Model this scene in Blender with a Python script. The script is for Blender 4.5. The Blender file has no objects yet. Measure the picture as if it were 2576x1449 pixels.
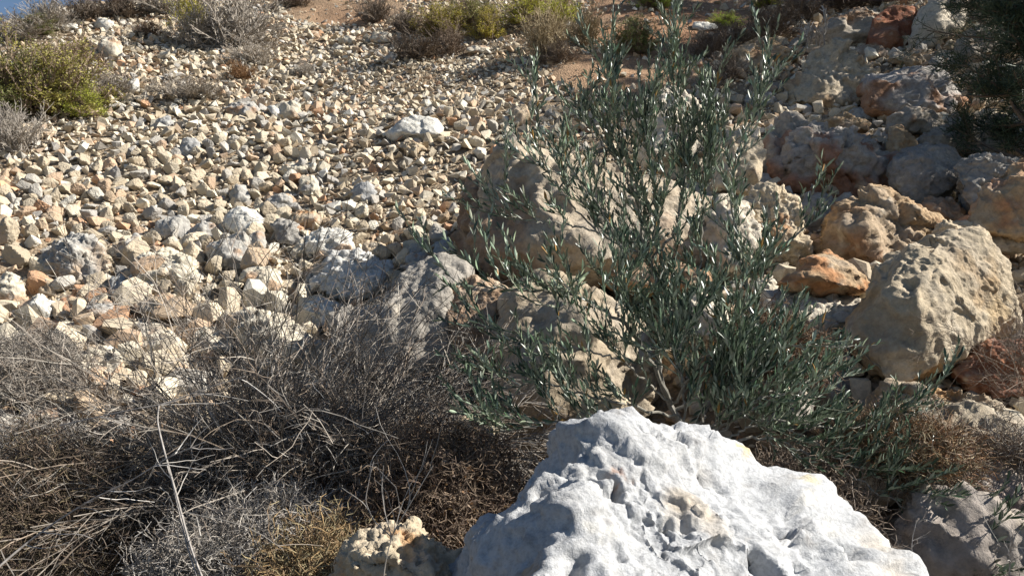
import bpy, bmesh, math
import numpy as np
from mathutils import Vector

# ------------------------------------------------------------------ camera, sky, sun, exposure
SC = bpy.context.scene
COL = SC.collection
CAMZ, F0, CX, CY = 1.5, 1983.0, 1288.0, 724.5        # photo measured at 2576 x 1449
cam_d = bpy.data.cameras.new('camera'); cam = bpy.data.objects.new('camera', cam_d)
COL.objects.link(cam); SC.camera = cam
cam.location = (0, 0, CAMZ); cam.rotation_euler = (math.pi/2, 0, 0)
cam_d.sensor_width = 36; cam_d.lens = 36*F0/2576; cam_d.clip_start = 0.05; cam_d.clip_end = 2000

SUN = np.array([0.78, 0.04, 0.60]); SUN = SUN/np.linalg.norm(SUN)
w = bpy.data.worlds.new('World'); SC.world = w; w.use_nodes = True
nt = w.node_tree; bg = nt.nodes['Background']
sky = nt.nodes.new('ShaderNodeTexSky'); sky.sky_type = 'NISHITA'; sky.sun_disc = False
sky.sun_elevation = math.asin(SUN[2]); sky.sun_rotation = math.atan2(SUN[0], SUN[1])
sky.altitude = 900; sky.air_density = 1.0; sky.dust_density = 0.4; sky.ozone_density = 2.0
nt.links.new(sky.outputs[0], bg.inputs[0]); bg.inputs[1].default_value = 0.05
sun_d = bpy.data.lights.new('sun', 'SUN'); sun = bpy.data.objects.new('sun', sun_d); COL.objects.link(sun)
sun_d.energy = 5.0; sun_d.angle = math.radians(0.5); sun_d.color = (1.0, 0.955, 0.88)
sun.rotation_euler = Vector(SUN).to_track_quat('Z', 'Y').to_euler(); sun.location = (6, 2, 9)
SC.view_settings.view_transform = 'Standard'; SC.view_settings.look = 'None'
SC.view_settings.exposure = 0.97; SC.view_settings.gamma = 1.0
SC.render.engine = 'CYCLES'
SC.cycles.max_bounces = 5; SC.cycles.diffuse_bounces = 2; SC.cycles.glossy_bounces = 2

# ------------------------------------------------------------------ numeric helpers
_r = np.random.default_rng(7)
PERM = np.concatenate([_r.permutation(256)]*3).astype(np.int32)
G = _r.normal(size=(256, 3)); G = (G/np.linalg.norm(G, axis=1)[:, None]).astype(np.float32)
def noise(p):
    p = np.asarray(p, np.float32); i = np.floor(p).astype(np.int32); f = p-i
    u = f*f*f*(f*(f*6-15)+10); i &= 255
    out = 0
    for a in (0, 1):
        wx = u[:, 0] if a else 1-u[:, 0]
        pa = PERM[(i[:, 0]+a) & 255]
        for b in (0, 1):
            wy = u[:, 1] if b else 1-u[:, 1]
            pb = PERM[(pa+i[:, 1]+b) & 255]
            for c in (0, 1):
                wz = u[:, 2] if c else 1-u[:, 2]
                g = G[PERM[(pb+i[:, 2]+c) & 255]]
                out = out + wx*wy*wz*(g[:, 0]*(f[:, 0]-a)+g[:, 1]*(f[:, 1]-b)+g[:, 2]*(f[:, 2]-c))
    return out*1.5
def fbm(p, o=4, gain=0.5, ridged=False):
    p = np.asarray(p, np.float32); s = 0; a = 1.0
    for k in range(o):
        n = noise(p+k*17.3)
        s = s+a*((0.5-np.abs(n))*1.6 if ridged else n); p = p*2.03; a *= gain
    return s
def sstep(a, b, x):
    t = np.clip((x-a)/(b-a), 0, 1); return t*t*(3-2*t)
def unit(v): return v/np.maximum(np.linalg.norm(v, axis=-1, keepdims=True), 1e-9)
def P(px, py, d):
    return np.array([d*(px-CX)/F0, d, CAMZ+d*(CY-py)/F0])
def proj(p):
    return CX+F0*p[:, 0]/p[:, 1], CY-F0*(p[:, 2]-CAMZ)/p[:, 1]
def inpoly(x, y, poly):
    r = np.zeros(len(x), bool); n = len(poly)
    for k in range(n):
        x1, y1 = poly[k]; x2, y2 = poly[(k+1) % n]
        c = ((y1 > y) != (y2 > y)) & (x < (x2-x1)*(y-y1)/((y2-y1) or 1e-9)+x1)
        r ^= c
    return r

# ------------------------------------------------------------------ terrain
def terrain(x, y, fine=True):
    x = np.asarray(x, float); y = np.asarray(y, float)
    s = 0.35
    z = 0.62*s*np.logaddexp(0, (np.minimum(y, 40)-2.4)/s)
    z = z+0.5*sstep(0.4, 1.5, x)*sstep(1.2, 2.6, y)*(1-sstep(3.2, 6.5, y))
    z = z+0.55*3*np.logaddexp(0, (np.minimum(x, 30)-6.0)/3*2)/2*sstep(1, 6, y)
    z = z+0.10*np.sin(x*0.9+1.0)*sstep(4, 8, y)
    cap = 4.75+np.maximum(0, x+7.6)*0.75+0.02*np.maximum(0, y-14)
    cap = np.minimum(cap, 14)
    k = 0.25
    z = -k*np.logaddexp(-z/k, -cap/k)
    if fine:
        sh = z.shape; q = np.stack([x.ravel(), y.ravel(), 0*x.ravel()], 1)
        z = z+(0.10*fbm(q*0.7, 3)+0.03*fbm(q*3.1+5, 2)).reshape(sh)*np.where(y < 20, 1, .2)
    return z
_ys = np.arange(1.3, 26, 0.015)
def hit(px, py):
    q = np.stack([_ys*(px-CX)/F0, _ys, CAMZ+_ys*(CY-py)/F0], 1)
    t = terrain(q[:, 0], q[:, 1])
    k = np.argmax(q[:, 2] < t)
    return q[k] if (q[:, 2] < t).any() else q[-1]

# ------------------------------------------------------------------ mesh and material helpers
def mesh(name, V, tris=None, quads=None, col=None, smooth=False, mats=(), mi=None):
    me = bpy.data.meshes.new(name); V = np.asarray(V, np.float32)
    me.vertices.add(len(V)); me.vertices.foreach_set('co', V.ravel())
    loops, starts, tot = [], [], 0
    for fs, n in ((quads, 4), (tris, 3)):
        if fs is not None and len(fs):
            fs = np.asarray(fs, np.int32); loops.append(fs.ravel())
            starts.append(tot+np.arange(len(fs))*n); tot += len(fs)*n
    L = np.concatenate(loops); S = np.concatenate(starts).astype(np.int32)
    me.loops.add(len(L)); me.loops.foreach_set('vertex_index', L)
    me.polygons.add(len(S)); me.polygons.foreach_set('loop_start', S)
    me.polygons.foreach_set('use_smooth', np.full(len(S), bool(smooth)))
    for m in mats: me.materials.append(m)
    if mi is not None: me.polygons.foreach_set('material_index', np.asarray(mi, np.int32))
    if col is not None:
        c = np.ones((len(V), 4), np.float32); c[:, :3] = col
        at = me.color_attributes.new('col', 'FLOAT_COLOR', 'POINT'); at.data.foreach_set('color', c.ravel())
    me.update(calc_edges=True)
    return me
def link(name, data, parent=None, label=None, cat=None, group=None, kind=None):
    o = bpy.data.objects.new(name, data); COL.objects.link(o)
    if parent: o.parent = parent
    for k, v in (('label', label), ('category', cat), ('group', group), ('kind', kind)):
        if v: o[k] = v
    return o
def empty(name, loc, label, cat, group=None):
    o = link(name, None, None, label, cat, group); o.location = loc; o.empty_display_size = 0.1
    return o

def new_mat(name, rough=0.9, spec=0.2):
    m = bpy.data.materials.new(name); m.use_nodes = True
    b = m.node_tree.nodes['Principled BSDF']; b.inputs['Roughness'].default_value = rough
    b.inputs['Specular IOR Level'].default_value = spec
    return m, m.node_tree.nodes, m.node_tree.links, b
def mixrgb(N, L, mode, fac, a, b):
    n = N.new('ShaderNodeMix'); n.data_type = 'RGBA'; n.blend_type = mode
    for s, v in ((0, fac), (6, a), (7, b)):
        if hasattr(v, 'links'): L.new(v, n.inputs[s])
        else: n.inputs[s].default_value = v if s == 0 else (*v, 1) if len(v) == 3 else v
    return n.outputs[2]
def rock_mat(name, scale, bump, dist, pale=(0.60, 0.555, 0.47)):
    m, N, L, b = new_mat(name, 0.92, 0.15)
    at = N.new('ShaderNodeAttribute'); at.attribute_name = 'col'
    oi = N.new('ShaderNodeObjectInfo'); tc = N.new('ShaderNodeTexCoord')
    ad = N.new('ShaderNodeVectorMath'); ad.operation = 'ADD'; L.new(tc.outputs['Object'], ad.inputs[0])
    sc = N.new('ShaderNodeVectorMath'); sc.operation = 'SCALE'; sc.inputs[3].default_value = 17.0
    cb = N.new('ShaderNodeCombineXYZ')
    for k in range(3): L.new(oi.outputs['Random'], cb.inputs[k])
    L.new(cb.outputs[0], sc.inputs[0]); L.new(sc.outputs[0], ad.inputs[1])
    def nz(s, d, r):
        n = N.new('ShaderNodeTexNoise'); n.inputs['Scale'].default_value = s; n.inputs['Detail'].default_value = d
        n.inputs['Roughness'].default_value = r; L.new(ad.outputs[0], n.inputs['Vector']); return n.outputs[0]
    def ramp(x, a, c, lo=0.0, hi=1.0):
        n = N.new('ShaderNodeMapRange'); n.inputs[1].default_value = a; n.inputs[2].default_value = c
        n.inputs[3].default_value = lo; n.inputs[4].default_value = hi; L.new(x, n.inputs[0]); return n.outputs[0]
    n1 = nz(scale, 8, 0.65); n2 = nz(scale*3.3, 6, 0.7); n3 = nz(scale*0.45, 4, 0.6)
    c = mixrgb(N, L, 'MULTIPLY', 1.0, at.outputs['Color'], oi.outputs['Color'])
    c = mixrgb(N, L, 'MIX', ramp(n3, 0.55, 0.70, 0, 0.25), c, (0.36, 0.34, 0.31))
    c = mixrgb(N, L, 'MIX', ramp(n1, 0.58, 0.72, 0, 0.3), c, pale)
    c = mixrgb(N, L, 'MIX', ramp(n2, 0.60, 0.72, 0, 0.5), c, (0.14, 0.12, 0.10))
    vs = N.new('ShaderNodeVectorMath'); vs.operation = 'SCALE'; L.new(c, vs.inputs[0]); L.new(ramp(n2, 0.32, 0.68, 0.72, 1.25), vs.inputs[3]); c = vs.outputs[0]
    L.new(c, b.inputs['Base Color'])
    vo = N.new('ShaderNodeTexVoronoi'); vo.inputs['Scale'].default_value = scale*2.2
    L.new(ad.outputs[0], vo.inputs['Vector'])
    mm = N.new('ShaderNodeMath'); mm.operation = 'ADD'; L.new(n1, mm.inputs[0])
    m2 = N.new('ShaderNodeMath'); m2.operation = 'MULTIPLY'; L.new(ramp(vo.outputs['Distance'], 0.0, 0.35), m2.inputs[0]); m2.inputs[1].default_value = 0.04
    m3 = N.new('ShaderNodeMath'); m3.operation = 'ADD'; L.new(m2.outputs[0], m3.inputs[0]); m5 = N.new('ShaderNodeMath'); m5.operation = 'MULTIPLY'; L.new(n2, m5.inputs[0]); m5.inputs[1].default_value = 0.35; L.new(m5.outputs[0], m3.inputs[1])
    L.new(m3.outputs[0], mm.inputs[1])
    bp = N.new('ShaderNodeBump'); bp.inputs['Strength'].default_value = bump; bp.inputs['Distance'].default_value = dist
    L.new(mm.outputs[0], bp.inputs['Height']); L.new(bp.outputs[0], b.inputs['Normal'])
    return m
def attr_mat(name, rough, spec, trans=0.0, var=0.3):
    m, N, L, b = new_mat(name, rough, spec)
    at = N.new('ShaderNodeAttribute'); at.attribute_name = 'col'
    n = N.new('ShaderNodeTexNoise'); n.inputs['Scale'].default_value = 60
    tc = N.new('ShaderNodeTexCoord'); L.new(tc.outputs['Object'], n.inputs['Vector'])
    mr = N.new('ShaderNodeMapRange'); L.new(n.outputs[0], mr.inputs[0]); mr.inputs[1].default_value = .3; mr.inputs[2].default_value = .7
    mr.inputs[3].default_value = 1-var; mr.inputs[4].default_value = 1+var
    vm = N.new('ShaderNodeVectorMath'); vm.operation = 'SCALE'; oi = N.new('ShaderNodeObjectInfo'); L.new(mixrgb(N, L, 'MULTIPLY', 1.0, at.outputs['Color'], oi.outputs['Color']), vm.inputs[0]); L.new(mr.outputs[0], vm.inputs[3])
    L.new(vm.outputs[0], b.inputs['Base Color'])
    if trans:
        tr = N.new('ShaderNodeBsdfTranslucent'); L.new(vm.outputs[0], tr.inputs[0])
        mx = N.new('ShaderNodeMixShader'); mx.inputs[0].default_value = trans
        L.new(b.outputs[0], mx.inputs[1]); L.new(tr.outputs[0], mx.inputs[2])
        L.new(mx.outputs[0], N['Material Output'].inputs[0])
    return m
M_ROCK = rock_mat('limestone', 10.0, 0.9, 0.026)
M_STONE = rock_mat('scree_limestone', 16.0, 0.7, 0.012)
M_WHITE = rock_mat('bleached_limestone', 24.0, 0.8, 0.012, (0.50, 0.50, 0.49))
M_TWIG = attr_mat('dry_twig', 0.75, 0.25)
M_LEAF = attr_mat('small_leaf', 0.6, 0.3, 0.25)
M_OLIVE = attr_mat('olive_leaf', 0.38, 0.5, 0.0, 0.15)
M_BARK = attr_mat('olive_bark', 0.8, 0.25)

# ------------------------------------------------------------------ ground sheet
def soil_mat():
    m, N, L, b = new_mat('soil', 0.95, 0.1)
    at = N.new('ShaderNodeAttribute'); at.attribute_name = 'col'
    tc = N.new('ShaderNodeTexCoord')
    n = N.new('ShaderNodeTexNoise'); n.inputs['Scale'].default_value = 22; n.inputs['Detail'].default_value = 8; n.inputs['Roughness'].default_value = .7
    L.new(tc.outputs['Object'], n.inputs['Vector'])
    vo = N.new('ShaderNodeTexVoronoi'); vo.inputs['Scale'].default_value = 55; L.new(tc.outputs['Object'], vo.inputs['Vector'])
    mr = N.new('ShaderNodeMapRange'); L.new(n.outputs[0], mr.inputs[0]); mr.inputs[1].default_value = .3; mr.inputs[2].default_value = .7
    mr.inputs[3].default_value = .6; mr.inputs[4].default_value = 1.35
    vm = N.new('ShaderNodeVectorMath'); vm.operation = 'SCALE'; L.new(at.outputs['Color'], vm.inputs[0]); L.new(mr.outputs[0], vm.inputs[3])
    L.new(vm.outputs[0], b.inputs['Base Color'])
    ad = N.new('ShaderNodeMath'); ad.operation = 'SUBTRACT'; L.new(n.outputs[0], ad.inputs[0]); L.new(vo.outputs['Distance'], ad.inputs[1])
    bp = N.new('ShaderNodeBump'); bp.inputs['Strength'].default_value = 0.5; bp.inputs['Distance'].default_value = 0.02
    L.new(ad.outputs[0], bp.inputs['Height']); L.new(bp.outputs[0], b.inputs['Normal'])
    return m
def build_ground():
    xs = np.concatenate([-10-np.geomspace(0.3, 300, 22)[::-1], np.linspace(-10, 8, 240), 8+np.geomspace(0.3, 300, 22)])
    ys = np.concatenate([-1-np.geomspace(0.3, 200, 16)[::-1], np.linspace(-1, 15, 215), 15+np.geomspace(0.3, 400, 24)])
    X, Y = np.meshgrid(xs, ys); Z = terrain(X, Y)
    V = np.stack([X.ravel(), Y.ravel(), Z.ravel()], 1)
    nx, ny = len(xs), len(ys)
    a = (np.arange(ny-1)[:, None]*nx+np.arange(nx-1)).ravel()
    q = np.stack([a, a+1, a+nx+1, a+nx], 1)
    n = fbm(V*0.5, 4); n2 = fbm(V*1.3+9, 3)
    c = np.array([0.25, 0.195, 0.135])[None]*(1+0.25*n[:, None])  # soil brown, darkened so the gaps between stones read as shadow
    yy = np.maximum(V[:, 1], .5); px = CX+F0*V[:, 0]/yy; py = CY-F0*(V[:, 2]-CAMZ)/yy
    def blob(cx, cy, rx, ry): return np.exp(-(((px-cx)/rx)**2+((py-cy)/ry)**2))*(V[:, 1] > 1)
    red = np.clip(blob(1750, 60, 330, 90)+blob(0, 540, 60, 90)+0.5*n2*sstep(6, 9, V[:, 1]), 0, 1)
    c = c*(1-red[:, None])+np.array([0.33, 0.18, 0.10])*red[:, None]
    tan = np.clip(blob(1550, 195, 200, 60)+blob(880, 50, 150, 60), 0, 1)
    c = c*(1-tan[:, None])+np.array([0.36, 0.225, 0.135])*tan[:, None]
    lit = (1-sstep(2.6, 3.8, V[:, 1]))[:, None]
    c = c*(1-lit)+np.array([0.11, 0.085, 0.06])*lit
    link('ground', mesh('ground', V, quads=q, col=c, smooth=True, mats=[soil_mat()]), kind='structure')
build_ground()

# ------------------------------------------------------------------ rocks
_ICO = {}
def ico(n):
    if n not in _ICO:
        bm = bmesh.new(); bmesh.ops.create_icosphere(bm, subdivisions=n, radius=1)
        V = np.array([v.co[:] for v in bm.verts]); T = np.array([[v.index for v in f.verts] for f in bm.faces]); bm.free()
        _ICO[n] = (V/np.linalg.norm(V, axis=1)[:, None], T)
    return _ICO[n]
def hull_planes(Q):
    n = len(Q); I = np.array([(a, b, c) for a in range(n) for b in range(a+1, n) for c in range(b+1, n)])
    A, B, C = Q[I[:, 0]], Q[I[:, 1]], Q[I[:, 2]]
    N = np.cross(B-A, C-A); l = np.linalg.norm(N, axis=1); ok = l > 1e-7
    N = N[ok]/l[ok][:, None]; d = (N*A[ok]).sum(1)
    s = Q@N.T-d
    e = 1e-6
    up = (s < e).all(0); dn = (s > -e).all(0)
    N = np.concatenate([N[up], -N[dn]]); d = np.concatenate([d[up], -d[dn]])
    k = np.unique(np.round(np.c_[N, d], 3), axis=0, return_index=True)[1]
    return N[k], d[k]
TINT = dict(cream=(.54, .46, .33), grey=(.38, .36, .325), white=(.64, .61, .54), red=(.38, .19, .11),
            brown=(.34, .26, .19), blue=(.36, .355, .34), tan=(.45, .35, .235), pale=(.56, .50, .39))
def vnormals(V, T):
    n = np.cross(V[T[:, 1]]-V[T[:, 0]], V[T[:, 2]]-V[T[:, 0]]); o = np.zeros_like(V)
    for k in range(3):
        for a in range(3): o[:, a] += np.bincount(T[:, k], n[:, a], len(V))
    return unit(o)
def rock(Q, sub, seed, c='cream', st=0.3, stc=(.40, .25, .15), rough=1.0, pit=0, p=26, chips=14, low=0.0, spots=(), holes=(), fac=1.0, grain=1.0, scal=.5, core=None):
    """star-shaped rock round the hull of the points Q; returns verts, tris, colours"""
    rng = np.random.default_rng(seed)
    D, T = ico(sub); ctr = (Q.min(0)+Q.max(0))*0.25+Q.mean(0)*0.5 if core is None else np.array(core)
    N, d = hull_planes(Q-ctr)
    d = np.maximum(d, 0.02)
    g = np.maximum(D@N.T/d, 0)
    t = (g**p).sum(1)**(-1/p); V = D*t[:, None]
    S = float(np.cbrt(np.prod(np.ptp(V, axis=0))))/2
    off = rng.uniform(0, 60, 3)
    for k in range(chips):
        n = unit(rng.normal(size=3)+np.array([0, -0.5, 0.35])); h = V@n
        dd = h.max()*rng.uniform(0.80, 0.95)+S*0.05*noise(V/S*1.7+off+k)
        o = np.maximum(h-dd, 0); V = V-n*(o*0.85)[:, None]
    nd = unit(V)
    nd = unit(.35*nd+vnormals(V, T))
    ar = np.linalg.norm(np.cross(V[T[:, 1]]-V[T[:, 0]], V[T[:, 2]]-V[T[:, 0]]), axis=1); va = sum(np.bincount(T[:, k], ar, len(V)) for k in range(3)); va /= va.sum()
    for K, tl in ((34, .15), (150, .11), (520 if sub >= 6 else 0, .09)):      # flat fracture facets
        if not K: continue
        wp_ = (V+S*0.07*np.stack([noise(V/S*2.4+off+j*11) for j in range(3)], 1)).astype(np.float32)
        sd = wp_[rng.choice(len(V), K, p=va)]; cell2 = S*S*4*np.pi/K; sv = sd.astype(float)
        d2 = ((wp_**2).sum(1)[:, None]+(sd**2).sum(1)[None]-2*wp_@sd.T)/cell2
        nn = np.argpartition(d2, 3, axis=1)[:, :3]; dk = np.take_along_axis(d2, nn, 1)
        wt = np.exp(-50*np.minimum(dk-dk.min(1, keepdims=True), 1)); tv = rng.normal(0, fac*tl*min(rough, 1.2), (K, 3)); hk = rng.normal(0, fac*.05*min(rough, 1.2), K)*math.sqrt(cell2)
        ds = (wt*(((V[:, None]-sv[nn])*tv[nn]).sum(2)+hk[nn])).sum(1)/wt.sum(1)
        mn = (dk+rng.uniform(0, .55, K)[nn]).min(1); ds = ds+scal*.15*math.sqrt(cell2)*(mn-.45)      # conchoidal scars meeting in sharp ridges
        V = V+nd*np.clip(ds, -.1*S, .1*S)[:, None]
    nd = unit(nd+vnormals(V, T))
    q = V/S
    amp = S*0.045*rough
    disp = amp*(1.0*fbm(q*1.5+off, 2)+0.25*fbm(q*4.0+off+7, 4, 0.6, True)-0.12)
    bd = unit(rng.normal(size=3)*np.array([.5, .5, 1])); lay = (q@bd)*rng.uniform(2.5, 5)+1.1*fbm(q*1.1+off+90, 3); fr = lay-np.floor(lay)
    disp += S*.022*rough*rng.uniform(.2, 1)*(fr*sstep(1.0, .86, fr)-.4)
    for f_, a_ in ((1.0, .050), (2.2, .034), (4.8, .018), (10., .009 if sub >= 6 else 0)):    # broken ledges
        e = fbm(q*f_+off+60*f_, 3, .55); disp += S*a_*rough*(sstep(-.025, .025, e)-.5)
    if sub >= 5: disp += grain*amp*0.40*fbm(q*10+off, 3, 0.65)
    V = V+nd*disp[:, None]
    if pit:
        pit = int(pit*.6)+1; ci = rng.choice(len(V), pit, p=va); cr = S*rng.uniform(0.15, 1, pit)**2.2*0.11+S*.018
        warp = V+S*0.05*np.stack([fbm(q*5+off+k*9, 2) for k in range(3)], 1)
        dep = np.zeros(len(V))
        for a, r in zip(V[ci], cr):
            x = np.linalg.norm(warp-a, axis=1)/r
            dep = np.maximum(dep, (1-sstep(0.35, 1.0, x))*r*rng.uniform(.5, 1.0))
        V = V-nd*dep[:, None]
    else: dep = np.zeros(len(V))
    W = V+ctr
    for (h, r, k) in holes:
        warp = W+r*0.75*np.stack([fbm(W/max(r, .045)*0.9+j*9, 2, .5) for j in range(3)], 1)
        x = np.linalg.norm((warp-h)*np.array([1, 1, 1.2]), axis=1)/r
        W = W-nd*((1-sstep(0.3, 1.0, x))*r*k)[:, None]
    base = np.array(TINT[c] if isinstance(c, str) else c)
    C = np.repeat(base[None], len(V), 0)*(1+0.14*fbm(q*1.1+off+3, 3))[:, None]
    m = sstep(0.0, 0.5, fbm(q*0.9+off+20, 4))[:, None]*0.6
    C = C*(1-m)+(0.5*base+0.5*np.array([.40, .39, .37]))*m
    hz = (V[:, 2]-V[:, 2].min())/max(np.ptp(V[:, 2]), 1e-6)
    s = sstep(0.25, 0.65, 0.6*fbm(q*1.4+off+31, 4)+st*0.9+low*(1.05-1.5*hz))[:, None]*0.85
    C = C*(1-s)+np.array(stc)*s
    s2 = sstep(0.45, 0.7, fbm(q*2.6+off+41, 4))[:, None]*0.5
    C = C*(1-s2)+np.array([.66, .62, .53])*s2
    sp = sstep(0.5, 0.9, fbm(q*7+off+51, 3))[:, None]*0.45
    C = C*(1-sp)+np.array([.16, .14, .12])*sp
    for (h, r, cc) in spots:
        x = np.linalg.norm(W-h, axis=1)/r+0.5*fbm(W/r*1.3, 3)
        s = (1-sstep(0.5, 1.1, x))[:, None]*0.9; C = C*(1-s)+np.array(cc)*s
    return W, T, np.clip(C, 0.02, .85)
NB = [0]
def pts(s): return [tuple(float(v) for v in a.split(',')) for a in s.split()]
def boulder(label, D, outline, front='', c='cream', name='boulder', group=None, sub=None, th=0.8, tilt=0.45, mat=None, bulge=0.30, spots=(), holes=(), fit=True, grow_=None, **kw):
    NB[0] += 1
    O = pts(outline)
    grow_ = grow_ or (1.24 if (D or 0) > 6.5 else 1.15 if (D or 0) > 5 else 1.09)
    if D is not None and fit and grow_ > 1:
        gx, gy = sum(a[0] for a in O)/len(O), sum(a[1] for a in O)/len(O); O = [(gx+(a[0]-gx)*grow_, gy+(a[1]-gy)*grow_, *a[2:]) for a in O]
    xs = [a[0] for a in O]; ys = [a[1] for a in O]
    wp, hp = max(xs)-min(xs), max(ys)-min(ys); mx, my = sum(xs)/len(O), sum(ys)/len(O); yb = max(ys)
    if D is None: D = hit(mx, yb-0.12*hp)[1]-0.02
    wm, hm = wp*D/F0, hp*D/F0; sz = math.sqrt(wm*hm)
    Q = []
    for a in O:
        dd = a[2] if len(a) > 2 else tilt*hm*(yb-a[1])/hp
        Q.append(P(a[0], a[1], D+dd))
        Q.append(P(mx+(a[0]-mx)*0.72, my+(a[1]-my)*0.72+0.10*hp, D+dd+th*sz))
    if front:
        for a in pts(front): Q.append(P(a[0], a[1], D+a[2]))
    else:
        rng = np.random.default_rng(NB[0])
        for fx, fy in ((-.25, .15), (.22, .25), (.05, -.12)):
            fx += rng.uniform(-.1, .1); fy += rng.uniform(-.1, .1)
            Q.append(P(mx+fx*wp, my+fy*hp, D+tilt*hm*(.5-fy)-bulge*sz*rng.uniform(.6, 1.1)))
    if sub is None: sub = 4 if wp < 75 else 5 if wp < 170 else 6
    W, T, C = rock(np.array(Q), sub, NB[0]*13+1, c, spots=[(P(*s[:3]), s[3], s[4]) for s in spots], holes=[(P(*s[:3]), s[3], s[4]) for s in holes], **kw)
    if group is None and fit: C = C*np.array([.91, .84, .755])      # warm darker tint, painting in the brown shade of the pile's front faces
    for _ in range(2 if fit else 0):      # full size again after the chipping
        qx, qy = proj(W); c0 = W.mean(0); fx, fy = wp/np.ptp(qx), hp/np.ptp(qy)
        W = c0+(W-c0)*np.array([fx, (fx+fy)/2, fy]); qx, qy = proj(W)
        W = W+np.array([((min(xs)+max(xs))-(qx.min()+qx.max()))/2*D/F0, 0, -((min(ys)+max(ys))-(qy.min()+qy.max()))/2*D/F0])
    ctr = np.array([W[:, 0].mean(), W[:, 1].mean(), W[:, 2].min()])
    o = link(name, mesh(name, W-ctr, tris=T, col=C, smooth=True, mats=[mat or M_ROCK]), None, label, 'rock' if name == 'rock' else 'boulder', group)
    o.location = ctr
    return o

# --- the bleached block in the foreground
boulder('huge bleached white pitted limestone block in the bottom right foreground', 1.5,
  '1592,1060,.35 1530,1076,.37 1470,1104,.38 1412,1138,.37 1348,1178,.36 1320,1213,.34 1280,1263,.32 1244,1323,.31 1172,1366,.32 1142,1440,.32 1085,1600,.30 1650,1074,.37 1720,1094,.39 1830,1104,.42 1918,1138,.42 2035,1188,.41 2090,1246,.35 2210,1318,.30 2320,1388,.25 2392,1445,.21 2490,1600,.15 1500,1700,-.35 1900,1700,-.25 2300,1700,0',
  '1480,1262,-.05 1330,1446,-.29 1500,1446,-.23 1800,1446,-.1',
  c=(.42, .425, .43), sub=7, st=0.05, stc=(.44, .37, .28), core=P(1600, 1480, 1.56), fac=.8, scal=1.0, grain=.5, pit=90, rough=0.6, p=45, chips=0, fit=False, mat=M_WHITE, th=0.25, name='limestone_block',
  holes=[(1540, 1222, 1.56, .05, .9), (1480, 1190, 1.75, .05, .6), (1930, 1390, 1.50, .055, 1.0), (1985, 1335, 1.62, .04, .9), (1800, 1205, 1.70, .04, .8), (1470, 1415, 1.27, .045, .7), (1700, 1300, 1.5, .045, .6), (2120, 1370, 1.66, .045, .7)],
  spots=[(1550, 1218, 1.62, .034, (.42, .24, .16)), (1870, 1140, 1.9, .03, (.50, .40, .22)), (2030, 1205, 1.85, .025, (.50, .44, .30)), (1290, 1420, 1.3, .05, (.45, .33, .22))])
boulder('small cream pitted rock with orange hollows at the bottom edge', 1.75,
  '905,1325 960,1312 1010,1305 1060,1318 1085,1308 1140,1345 1162,1390 1155,1449 1150,1600 820,1600 840,1449 862,1395 885,1360',
  '960,1420,-.08 1080,1430,-.08 1000,1360,.02', c='pale', st=0.15, stc=(.50, .30, .15), sub=6, pit=70, rough=1.6, name='rock', tilt=.3, th=.5,
  holes=[(1060, 1365, 1.75, .05, .8), (960, 1400, 1.72, .04, .7), (1130, 1372, 1.78, .03, .8)])

# --- the pile round the olive
boulder('large angular grey boulder with a shaded face behind the olive shrub', 4.35,
  '1262,356,.32 1286,352,.28 1216,412,.30 1188,540,.12 1168,625,.05 1190,690,0 1252,745,0 1330,756,-.1 1480,745,-.2 1620,738,-.1 1800,690,.15 1890,560,.5 1800,510,.8 1430,455,.6',
  '1345,470,-.05 1400,620,-.35 1300,640,-.2 1520,700,-.42 1700,600,-.15 1560,470,.12', c=(.45, .405, .335), st=0.1, low=.3, stc=(.33, .235, .165), sub=7, rough=0.6, th=.7, chips=0, p=90, grow_=1.0)
boulder('dark brown slab leaning behind the left edge of the largest boulder', 4.75,
  '1218,428 1165,465 1148,520 1172,562 1135,640 1150,700 1260,700 1290,500', c='brown', st=.5, stc=(.22, .14, .10), th=.5)
boulder('white lit boulder top showing behind the upper olive leaves', 5.3,
  '1590,300 1625,245 1680,228 1740,255 1775,330 1770,440 1600,440', c='white', st=-.1)
boulder('pale boulder to the right of the upper olive twigs', 5.0,
  '1790,370 1830,335 1880,328 1922,365 1925,430 1890,480 1800,490', c='pale', st=0.0, pit=20)
boulder('blue grey pyramid shaped rock with one bright tip beside the bare shrub', 3.85,
  '1108,645,.3 1060,668,.32 1000,735,.2 968,767,.15 905,820,.05 900,900,-.05 1000,960,-.1 1120,910,-.05 1150,784,.1 1182,690,.25',
  '1085,760,-.05 1010,830,-.15 1115,700,.08', c='blue', st=.0, pit=12, rough=.5, scal=.25, p=50, sub=6, th=.6)
boulder('flat blue grey slab left of the pyramid shaped rock', 3.95,
  '825,790 870,772 960,770 990,800 985,870 900,900 840,860', c='blue', st=0, pit=0, rough=.5)
boulder('brown cracked boulder wedged under the largest boulder', 3.75,
  '1128,722 1180,705 1245,700 1300,760 1292,860 1255,905 1180,930 1120,900 1108,800', c='brown', st=.2, stc=(.25, .17, .12), rough=.8, th=.7)
boulder('rounded boulder with a bright right shoulder in the middle behind the olive', 3.45,
  '1297,748 1378,693 1450,705 1530,728 1612,768 1640,815 1650,885 1640,1000 1560,1110 1400,1140 1270,1110 1235,1000 1254,901 1284,804',
  '1500,760,.0 1560,900,-.2 1400,980,-.45 1330,900,-.3 1450,850,-.3', c=(.42, .37, .29), st=-.1, pit=40, sub=6, rough=.7, th=.7)
boulder('flat brown overhanging slab under the olive stems', 4.05,
  '1520,690 1600,664 1720,660 1800,680 1790,710 1690,742 1600,738 1540,720', c='brown', st=.4, th=1.2)
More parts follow.
